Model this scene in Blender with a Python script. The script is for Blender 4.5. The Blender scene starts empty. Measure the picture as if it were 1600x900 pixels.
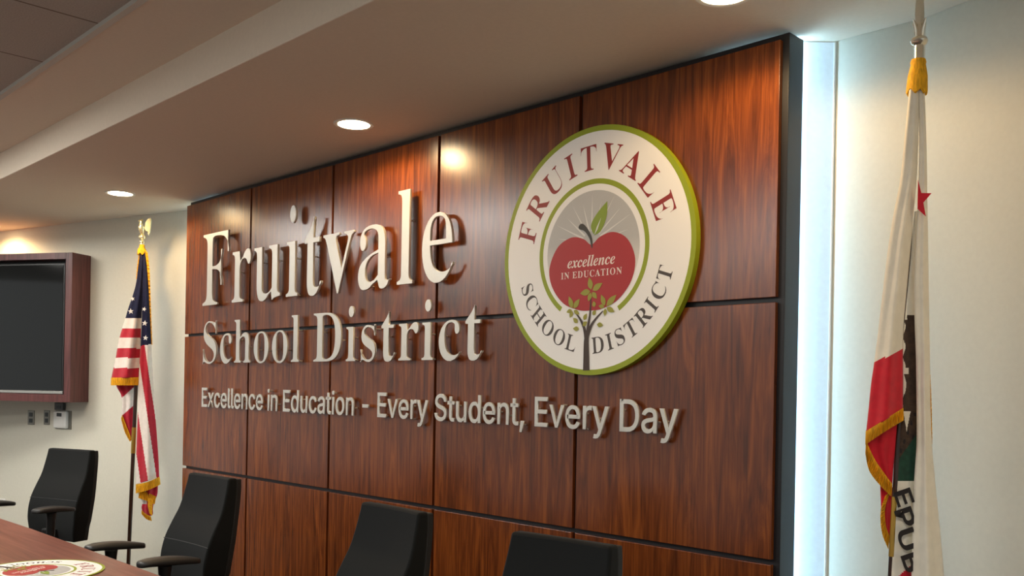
import bpy, bmesh, math, random, json
from mathutils import Vector, Matrix
PI = math.pi
S = bpy.context.scene
COL = S.collection

# ------------------------------------------------------------------ camera
FPX, YAW, PITCH, ROLL, CY = 1447.0, 0.77792, -0.00084, 0.01842, 607.47
EYE = Vector((1.65308, -2.90446, 1.50478))
FWD = Vector((-math.cos(YAW)*math.cos(PITCH), math.sin(YAW)*math.cos(PITCH), math.sin(PITCH)))
_r0 = FWD.cross(Vector((0, 0, 1))).normalized(); _u0 = _r0.cross(FWD)
RGT = _r0*math.cos(ROLL) + _u0*math.sin(ROLL)
UPV = -_r0*math.sin(ROLL) + _u0*math.cos(ROLL)
cam = bpy.data.cameras.new('camera'); cam_o = bpy.data.objects.new('camera', cam); COL.objects.link(cam_o)
cam.sensor_width = 36; cam.lens = FPX/1600*36; cam.shift_y = (CY-450)/1600; cam.clip_start = 0.05
cam_o.matrix_world = Matrix(((RGT.x, UPV.x, -FWD.x, EYE.x), (RGT.y, UPV.y, -FWD.y, EYE.y), (RGT.z, UPV.z, -FWD.z, EYE.z), (0, 0, 0, 1)))
S.camera = cam_o

# ------------------------------------------------------------------ world, exposure
w = bpy.data.worlds.new('world'); S.world = w; w.use_nodes = True
w.node_tree.nodes['Background'].inputs[0].default_value = (.98, 1.0, .97, 1)
WORLD = 0.40; TROFFER = 23; LAMP_W = 20.5; LAMP_DISC = 22; LED = 20; GLOW = .36
w.node_tree.nodes['Background'].inputs[1].default_value = WORLD
vs = S.view_settings; vs.view_transform = 'Standard'; vs.look = 'None'; vs.exposure = 0.35; vs.gamma = 1.0; vs.use_curve_mapping = False

# ------------------------------------------------------------------ helpers
def lin(c):
    return tuple(((v/255)/12.92 if v/255 <= .04045 else ((v/255+.055)/1.055)**2.4) for v in c) + (1,)

def mat(name, rgb, rough=.6, metal=0, coat=0, spec=.5, emit=None, estr=0, sheen=0):
    m = bpy.data.materials.new(name); m.use_nodes = True
    b = m.node_tree.nodes['Principled BSDF']; i = b.inputs
    i['Base Color'].default_value = lin(rgb) if max(rgb) > 1.0 else tuple(rgb)+(1,)
    i['Roughness'].default_value = rough; i['Metallic'].default_value = metal
    i['Coat Weight'].default_value = coat; i['Specular IOR Level'].default_value = spec
    i['Sheen Weight'].default_value = sheen
    if emit: i['Emission Color'].default_value = emit; i['Emission Strength'].default_value = estr
    return m

def noise_tint(m, scale, amt, bump=0, stretch=(1, 1, 1), detail=4):
    """mottle the base colour a little and add a fine bump, all procedural"""
    nt = m.node_tree; b = nt.nodes['Principled BSDF']; base = tuple(b.inputs['Base Color'].default_value)
    tc = nt.nodes.new('ShaderNodeTexCoord'); mp = nt.nodes.new('ShaderNodeMapping'); mp.inputs['Scale'].default_value = stretch
    n = nt.nodes.new('ShaderNodeTexNoise'); n.inputs['Scale'].default_value = scale; n.inputs['Detail'].default_value = detail
    r = nt.nodes.new('ShaderNodeValToRGB')
    r.color_ramp.elements[0].position = .3; r.color_ramp.elements[1].position = .7
    r.color_ramp.elements[0].color = tuple(c*(1-amt) for c in base[:3])+(1,)
    r.color_ramp.elements[1].color = tuple(min(1, c*(1+amt)) for c in base[:3])+(1,)
    L = nt.links
    L.new(tc.outputs['Object'], mp.inputs[0]); L.new(mp.outputs[0], n.inputs['Vector']); L.new(n.outputs[0], r.inputs[0]); L.new(r.outputs[0], b.inputs['Base Color'])
    if bump:
        bp = nt.nodes.new('ShaderNodeBump'); bp.inputs['Strength'].default_value = bump; bp.inputs['Distance'].default_value = .002
        L.new(n.outputs[0], bp.inputs['Height']); L.new(bp.outputs[0], b.inputs['Normal'])
    return m

def wood(name, dark, mid, light, rough, axis, coat=0, scale=1.0, coat_rough=.1, spec=.5):
    """wood with its grain along one axis; every object gets its own piece of the pattern"""
    m = bpy.data.materials.new(name); m.use_nodes = True; nt = m.node_tree; L = nt.links; b = nt.nodes['Principled BSDF']
    tc = nt.nodes.new('ShaderNodeTexCoord'); oi = nt.nodes.new('ShaderNodeObjectInfo')
    ad = nt.nodes.new('ShaderNodeVectorMath'); ad.operation = 'ADD'
    ml = nt.nodes.new('ShaderNodeMath'); ml.operation = 'MULTIPLY'; ml.inputs[1].default_value = 37.0
    L.new(oi.outputs['Random'], ml.inputs[0]); L.new(tc.outputs['Object'], ad.inputs[0]); L.new(ml.outputs[0], ad.inputs[1])
    def nz(sx, sl, det, dist):
        mp = nt.nodes.new('ShaderNodeMapping'); s = [sx*scale]*3; s[axis] = sl*scale; mp.inputs['Scale'].default_value = s
        n = nt.nodes.new('ShaderNodeTexNoise'); n.inputs['Scale'].default_value = 1; n.inputs['Detail'].default_value = det; n.inputs['Distortion'].default_value = dist
        n.inputs['Roughness'].default_value = .6
        L.new(ad.outputs[0], mp.inputs[0]); L.new(mp.outputs[0], n.inputs['Vector']); return n
    a, c = nz(15, 1.3, 5, 1.6), nz(80, 2.4, 3, .4)
    mx = nt.nodes.new('ShaderNodeMath'); mx.operation = 'MULTIPLY_ADD'; mx.inputs[1].default_value = .35
    L.new(c.outputs[0], mx.inputs[0])
    s2 = nt.nodes.new('ShaderNodeMath'); s2.operation = 'MULTIPLY'; s2.inputs[1].default_value = .65; L.new(a.outputs[0], s2.inputs[0]); L.new(s2.outputs[0], mx.inputs[2])
    r = nt.nodes.new('ShaderNodeValToRGB'); e = r.color_ramp.elements
    e[0].position = .36; e[0].color = lin(dark); e[1].position = .64; e[1].color = lin(light); q = e.new(.49); q.color = lin(mid)
    L.new(mx.outputs[0], r.inputs[0]); L.new(r.outputs[0], b.inputs['Base Color'])
    b.inputs['Roughness'].default_value = rough; b.inputs['Coat Weight'].default_value = coat; b.inputs['Coat Roughness'].default_value = coat_rough
    b.inputs['Specular IOR Level'].default_value = spec
    return m

def bm_box(bm, x0, x1, y0, y1, z0, z1, mi=0):
    v = [bm.verts.new(p) for p in ((x0, y0, z0), (x1, y0, z0), (x1, y1, z0), (x0, y1, z0), (x0, y0, z1), (x1, y0, z1), (x1, y1, z1), (x0, y1, z1))]
    for f in ((3, 2, 1, 0), (4, 5, 6, 7), (0, 1, 5, 4), (1, 2, 6, 5), (2, 3, 7, 6), (3, 0, 4, 7)):
        bm.faces.new([v[k] for k in f]).material_index = mi

def bm_prism(bm, pts, z0, z1):
    """extrude a plan outline (counter-clockwise) from z0 to z1"""
    a = [bm.verts.new((p[0], p[1], z0)) for p in pts]; b = [bm.verts.new((p[0], p[1], z1)) for p in pts]; n = len(pts)
    bm.faces.new(a[::-1]); bm.faces.new(b)
    for i in range(n): bm.faces.new((a[i], a[(i+1) % n], b[(i+1) % n], b[i]))

def bm_lathe(bm, prof, seg=24, mtx=None):
    """turn (radius, z) pairs about z"""
    rings = []
    for r, z in prof:
        if r < 1e-6: rings.append([bm.verts.new((0, 0, z))])
        else: rings.append([bm.verts.new((r*math.cos(2*PI*k/seg), r*math.sin(2*PI*k/seg), z)) for k in range(seg)])
    for a, b in zip(rings, rings[1:]):
        for k in range(seg):
            k2 = (k+1) % seg
            if len(a) == 1 and len(b) == 1: continue
            if len(a) == 1: bm.faces.new((a[0], b[k2], b[k]))
            elif len(b) == 1: bm.faces.new((a[k], a[k2], b[0]))
            else: bm.faces.new((a[k], a[k2], b[k2], b[k]))
    if mtx is not None:
        vs_ = [v for r in rings for v in r]; bmesh.ops.transform(bm, matrix=mtx, verts=vs_)

def bm_tube(bm, pts, radii, seg=12):
    pts = [Vector(p) for p in pts]; rings = []
    if not hasattr(radii, '__len__'): radii = [radii]*len(pts)
    for i, p in enumerate(pts):
        t = (pts[min(i+1, len(pts)-1)]-pts[max(i-1, 0)]).normalized()
        a = t.cross(Vector((0, 0, 1)))
        if a.length < .1: a = t.cross(Vector((1, 0, 0)))
        a.normalize(); b = t.cross(a)
        rings.append([bm.verts.new(p+a*math.cos(2*PI*k/seg)*radii[i]+b*math.sin(2*PI*k/seg)*radii[i]) for k in range(seg)])
    for r0, r1 in zip(rings, rings[1:]):
        for k in range(seg): bm.faces.new((r0[k], r0[(k+1) % seg], r1[(k+1) % seg], r1[k]))
    bm.faces.new(rings[0][::-1]); bm.faces.new(rings[-1])

def obj(name, bm, mats, parent=None, loc=(0, 0, 0), rot=(0, 0, 0), smooth=False, bevel=0, seg=2, angle=40):
    bmesh.ops.recalc_face_normals(bm, faces=bm.faces)
    me = bpy.data.meshes.new(name); bm.to_mesh(me); bm.free()
    for m in (mats if isinstance(mats, (list, tuple)) else [mats]): me.materials.append(m)
    o = bpy.data.objects.new(name, me); COL.objects.link(o); o.location = loc; o.rotation_euler = rot
    if parent is not None: o.parent = parent
    if smooth:
        for p in me.polygons: p.use_smooth = True
        if smooth != 'all': me.set_sharp_from_angle(angle=math.radians(angle))
    if bevel:
        md = o.modifiers.new('bevel', 'BEVEL'); md.width = bevel; md.segments = seg; md.limit_method = 'ANGLE'; md.angle_limit = math.radians(35)
    return o

def box(name, x0, x1, y0, y1, z0, z1, m, parent=None, bevel=0, seg=2):
    bm = bmesh.new(); bm_box(bm, x0, x1, y0, y1, z0, z1); return obj(name, bm, m, parent, bevel=bevel, seg=seg)

def tag(o, label=None, cat=None, group=None, kind=None):
    if label: o['label'] = label
    if cat: o['category'] = cat
    if group: o['group'] = group
    if kind: o['kind'] = kind
    return o

def thing(name, label, cat, loc=(0, 0, 0), rotz=0, group=None):
    o = bpy.data.objects.new(name, None); COL.objects.link(o); o.location = loc; o.rotation_euler = (0, 0, rotz); o.empty_display_size = .1
    return tag(o, label, cat, group)

def struct(name, bm, m, **k):
    return tag(obj(name, bm, m, **k), kind='structure')

def catmull(pts, n=6, closed=False):
    P = [Vector(p) for p in pts]; out = []; N = len(P)
    for i in range(N if closed else N-1):
        g = (lambda k: P[k % N]) if closed else (lambda k: P[min(max(k, 0), N-1)])
        a, b, c, d = g(i-1), g(i), g(i+1), g(i+2)
        for j in range(n):
            t = j/n
            out.append(.5*((2*b)+(c-a)*t+(2*a-5*b+4*c-d)*t*t+(3*b-a-3*c+d)*t**3))
    if not closed: out.append(P[-1])
    return out

ORD = ['first', 'second', 'third', 'fourth', 'fifth', 'sixth', 'seventh', 'eighth', 'ninth', 'tenth', 'eleventh', 'twelfth']

# ------------------------------------------------------------------ materials
M_WALL = noise_tint(mat('wall_paint', (210, 206, 190), .75, spec=.3), 60, .02, .06)
M_SOFF = noise_tint(mat('soffit_paint', (226, 213, 194), .8, spec=.2), 60, .02, .05)
M_TRIM = mat('grid_white', (200, 196, 186), .6)
M_FLOOR = noise_tint(mat('carpet', (88, 80, 74), .95, spec=.1), 180, .35, .4)
M_WOOD = wood('panel_wood', (80, 37, 12), (108, 52, 18), (140, 74, 26), .25, 2, coat=.0, spec=.68, scale=1.4)
M_DARK = mat('charcoal_laminate', (34, 33, 36), .42, spec=.4)
M_DESK = wood('desk_wood', (92, 44, 32), (122, 68, 55), (146, 90, 75), .3, 0, scale=.8)
M_CAB = wood('cabinet_wood', (62, 30, 28), (86, 46, 44), (104, 60, 56), .4, 2)
M_METAL = noise_tint(mat('brushed_metal', (208, 206, 198), .42, metal=.45), 90, .04, .04, stretch=(12, 12, 1))
M_BLACK = mat('black_plastic', (22, 22, 22), .45)
M_ARM = mat('arm_plastic', (46, 45, 44), .45)
M_FABRIC = noise_tint(mat('black_fabric', (17, 19, 19), .85, spec=.2, sheen=.05), 700, .25, .25)
M_SHELL = mat('dark_shell', (20, 20, 22), .6)
M_CHROME = mat('chrome', (225, 222, 210), .18, metal=1)
M_SCREEN = mat('tv_glass', (14, 16, 17), .06, spec=.6)
M_WHITE = mat('white_plastic', (225, 223, 216), .4)
M_STEEL = mat('plate_steel', (120, 116, 106), .35, metal=.6)
M_RED = noise_tint(mat('flag_red', (176, 22, 44), .7, spec=.2, sheen=.2), 40, .12)
M_CARED = noise_tint(mat('state_flag_red', (200, 20, 40), .6, spec=.25, sheen=.2), 40, .1)
M_FWHITE = noise_tint(mat('flag_white', (226, 214, 204), .75, spec=.2, sheen=.2), 40, .06)
M_CREAM = noise_tint(mat('state_flag_white', (232, 224, 206), .6, spec=.25, sheen=.2), 30, .05)
M_NAVY = noise_tint(mat('flag_navy', (28, 30, 58), .8, spec=.2), 60, .2)
M_GOLD = noise_tint(mat('gold_fringe', (226, 166, 28), .7, spec=.3), 220, .3, .5, stretch=(1, 1, .15))
M_BEAR = noise_tint(mat('bear_brown', (66, 48, 34), .8), 60, .4)
M_GREEN = noise_tint(mat('flag_green', (22, 62, 44), .8), 60, .3)
M_INK = mat('flag_ink', (30, 24, 24), .8)
M_POLE = wood('pole_wood', (40, 22, 14), (62, 36, 22), (82, 50, 30), .3, 2)
M_BRASS = mat('brass', (190, 150, 70), .3, metal=.9)
M_LAMP = mat('lamp_lens', (255, 240, 215), .5, emit=(1, .80, .50, 1), estr=LAMP_DISC)
M_LED = mat('led_strip', (235, 245, 255), .5, emit=(.42, .74, 1, 1), estr=LED)
M_TROF = mat('troffer_lens', (240, 240, 235), .5, emit=(1, .97, .91, 1), estr=TROFFER)

# ------------------------------------------------------------------ the setting
YW = .245                     # the flat wall behind the panelling; wings bend towards the room at both ends
XL, XR, SL = -4.62, .40, .281
WL, WR = -9.2, 3.4
def wing_l(x): return YW-(XL-x)*SL
def wing_r(x): return YW-(x-XR)*SL
FY, CZ, BZ, BY = -1.11, 2.77, 2.935, -1.46
bm = bmesh.new(); bm_box(bm, -9.6, 4.2, -7.6, 1.2, -.1, 0); struct('floor', bm, M_FLOOR)
T = .15
bm = bmesh.new(); bm_prism(bm, [(XL, YW), (XR, YW), (XR, YW+T), (XL, YW+T)], 0, 3.2); struct('wall_back', bm, M_WALL)
bm = bmesh.new(); bm_prism(bm, [(WL, wing_l(WL)), (XL, YW), (XL, YW+T), (WL, wing_l(WL)+T)], 0, 3.2); struct('wall_left', bm, M_WALL)
bm = bmesh.new(); bm_prism(bm, [(XR, YW), (WR, wing_r(WR)), (WR, wing_r(WR)+T), (XR, YW+T)], 0, 3.2); struct('wall_right', bm, M_WALL)
bm = bmesh.new(); bm_prism(bm, [(WL, FY), (WR, FY), (WR, wing_r(WR)), (XR, YW), (XL, YW), (WL, wing_l(WL))], CZ, BZ+.2); struct('trim_1', bm, M_SOFF, bevel=.004)     # the dropped soffit over the dais
bm = bmesh.new(); bm_box(bm, WL, WR, BY, FY, BZ, BZ+.2); struct('trim_2', bm, M_SOFF)       # plaster border in front of it
bm = bmesh.new(); bm_box(bm, WL, WR, BY-.028, BY, BZ-.006, BZ+.03); struct('trim_3', bm, M_TRIM)   # white wall angle of the tile grid
m = noise_tint(mat('ceiling_tile', (178, 172, 164), .9, spec=.1), 150, .10, .3)
nt = m.node_tree; b_ = nt.nodes['Principled BSDF']; src = b_.inputs['Base Color'].links[0].from_socket
tc = nt.nodes.new('ShaderNodeTexCoord'); mp = nt.nodes.new('ShaderNodeMapping'); mp.inputs['Location'].default_value = (2.862, 1.46, 0)
br = nt.nodes.new('ShaderNodeTexBrick'); br.offset = 0; br.inputs['Scale'].default_value = 1; br.inputs['Brick Width'].default_value = .655; br.inputs['Row Height'].default_value = 1.22
br.inputs['Mortar Size'].default_value = .006; br.inputs['Mortar'].default_value = lin((120, 108, 98)); br.inputs['Mortar Smooth'].default_value = .2
nt.links.new(tc.outputs['Object'], mp.inputs[0]); nt.links.new(mp.outputs[0], br.inputs['Vector']); nt.links.new(src, br.inputs['Color1']); nt.links.new(src, br.inputs['Color2']); nt.links.new(br.outputs['Color'], b_.inputs['Base Color'])
bm = bmesh.new(); bm_box(bm, WL, WR, -7.4, BY-.02, BZ+.012, BZ+.1); struct('ceiling', bm, m)

# unseen tile-ceiling troffers: some inferred from the panel sheen, the rest added as fill
n = 0
for tx, ty in ((-6.0, -2.0), (-4.1, -2.42), (-1.8, -3.9), (-6.4, -4.4), (-3.6, -5.2), (1.7, -3.5)):
    if True:
        t = thing('unseen_ceiling_light', 'unseen recessed rectangular light in the tile ceiling, adding fill to the room', 'ceiling light', (tx, ty, BZ), 0, 'room ceiling lights')
        bm = bmesh.new()
        for a in ((-.61, .61, -.305, -.275), (-.61, .61, .275, .305), (-.61, -.58, -.275, .275), (.58, .61, -.275, .275)): bm_box(bm, *a, -.004, .014)
        obj('frame', bm, M_TRIM, t)
        box('diffuser', -.58, .58, -.275, .275, .0, .012, M_TROF, t)

# soffit downlights
def downlight(x, y, label):
    t = thing('downlight', label, 'downlight', (x, y, CZ), 0, 'round downlights in the soffit')
    bm = bmesh.new(); bm_lathe(bm, [(.078, .0), (.078, -.004), (.094, -.005), (.098, 0)], 40); obj('trim_ring', bm, M_WHITE, t, smooth=True)
    bm = bmesh.new(); bm_lathe(bm, [(0, -.011), (.03, -.0105), (.055, -.0085), (.072, -.005), (.079, 0)], 40); obj('lens', bm, M_LAMP, t, smooth='all')
    L = bpy.data.lights.new('lamp', 'SPOT'); L.energy = LAMP_W; L.color = (1, .66, .32); L.spot_size = math.radians(166); L.spot_blend = .35; L.shadow_soft_size = .05
    lo = bpy.data.objects.new('lamp', L); COL.objects.link(lo); lo.parent = t; lo.location = (0, 0, -.03)
downlight(-4.672, -.418, 'small round lit downlight in the soffit over the striped national flag')
downlight(-2.102, -.315, 'round lit downlight in the soffit above the word Fruitvale')
downlight(.014, -.375, 'large round lit downlight in the soffit above the seal, cut by the top edge')
downlight(-6.88, -.63, 'round lit downlight in the soffit over the television')

downlight(2.22, -.63, 'unseen round downlight in the soffit beyond the state flag, added to warm the wall')  # out of view, mirrors the television lamp; added to warm the right wall

# ------------------------------------------------------------------ the panelled feature wall
CW, X0 = .91527, -4*.91527-.89621
GAP = .019
BX0, BX1 = X0+.012, .024
bm = bmesh.new(); bm_prism(bm, [(BX0+.05, .134), (-.03, .134), (.078, YW), (BX0-.06, YW)], 0, CZ); tag(obj('wall_core', bm, M_WALL), kind='structure')
bk = box('panel_backing', BX0, BX1, .02, .12, 0, 2.757, M_DARK, bevel=.002)
tag(bk, 'charcoal backing frame behind the wood panels, its dark side next to the bright strip', 'panel frame')
rows = [('bottom', 0.0, .9144-GAP/2), ('middle', .9144+GAP/2, 1.8288-GAP/2), ('top', 1.8288+GAP/2, 2.732)]
colsn = ['narrow first column at the striped flag end', 'second column from the striped flag', 'third column from the striped flag', 'fourth column, partly under the round seal', 'last column next to the bright light strip']
pr = random.Random(5)
for rn, z0, z1 in rows:
    for i in range(5):
        a = X0 if i == 0 else -(5-i)*CW+GAP/2
        b = 0.0 if i == 4 else -(4-i)*CW-GAP/2
        cx, cz = (a+b)/2, (z0+z1)/2
        bm = bmesh.new(); bm_box(bm, a-cx, b-cx, 0, .02, z0-cz, z1-cz)
        p = obj('wood_panel', bm, M_WOOD, loc=(cx, 0, cz), bevel=.0015)
        tag(p, f'red-brown wood wall panel, {rn} row, {colsn[i]}', 'wall panel', 'wood wall panels')
# LED tape fixed to the back of the frame: up each side, then a short way along the top, facing the wall behind
for x0, x1, t0, t1, lb in ((BX1-.034, BX1-.012, -.32, BX1-.034, 'glowing LED strip behind the charcoal frame edge, on the state flag side'), (BX0+.012, BX0+.034, BX0+.034, BX0+.32, 'glowing LED strip behind the wood panelling, on the national flag side')):
    bm = bmesh.new(); bm_box(bm, x0, x1, .1205, .129, .02, 2.762); bm_box(bm, t0, t1, .1205, .129, 2.746, 2.762)
    tag(obj('led_strip', bm, M_LED), lb, 'light strip')

# frosted backlit light panel closing the gap between the frame and the wall on the near end
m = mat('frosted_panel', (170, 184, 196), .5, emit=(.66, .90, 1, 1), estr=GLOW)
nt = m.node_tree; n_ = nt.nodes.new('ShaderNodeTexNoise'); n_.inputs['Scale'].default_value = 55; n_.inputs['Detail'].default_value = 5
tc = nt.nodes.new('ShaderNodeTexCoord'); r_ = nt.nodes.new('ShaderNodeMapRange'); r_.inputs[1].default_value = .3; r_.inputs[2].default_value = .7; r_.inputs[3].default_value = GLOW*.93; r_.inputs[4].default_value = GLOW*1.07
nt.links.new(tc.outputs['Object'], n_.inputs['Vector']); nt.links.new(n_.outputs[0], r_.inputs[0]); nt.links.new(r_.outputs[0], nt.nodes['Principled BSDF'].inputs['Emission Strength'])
e0, e1 = Vector((-.008, .1562)), Vector((.0795, .2442)); d_ = (e1-e0).normalized(); n2 = Vector((d_.y, -d_.x))*.006
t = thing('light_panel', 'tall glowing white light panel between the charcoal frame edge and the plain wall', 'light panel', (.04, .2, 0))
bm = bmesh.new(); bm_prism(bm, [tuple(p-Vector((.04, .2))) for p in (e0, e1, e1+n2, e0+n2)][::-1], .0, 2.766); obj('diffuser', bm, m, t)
bm = bmesh.new(); k0 = e1-d_*.005; bm_prism(bm, [tuple(p-Vector((.04, .2))) for p in (k0+n2, e1+n2, e1+n2*1.7, k0+n2*1.7)][::-1], .0, 2.766); obj('edge_trim', bm, M_WHITE, t)

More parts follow.
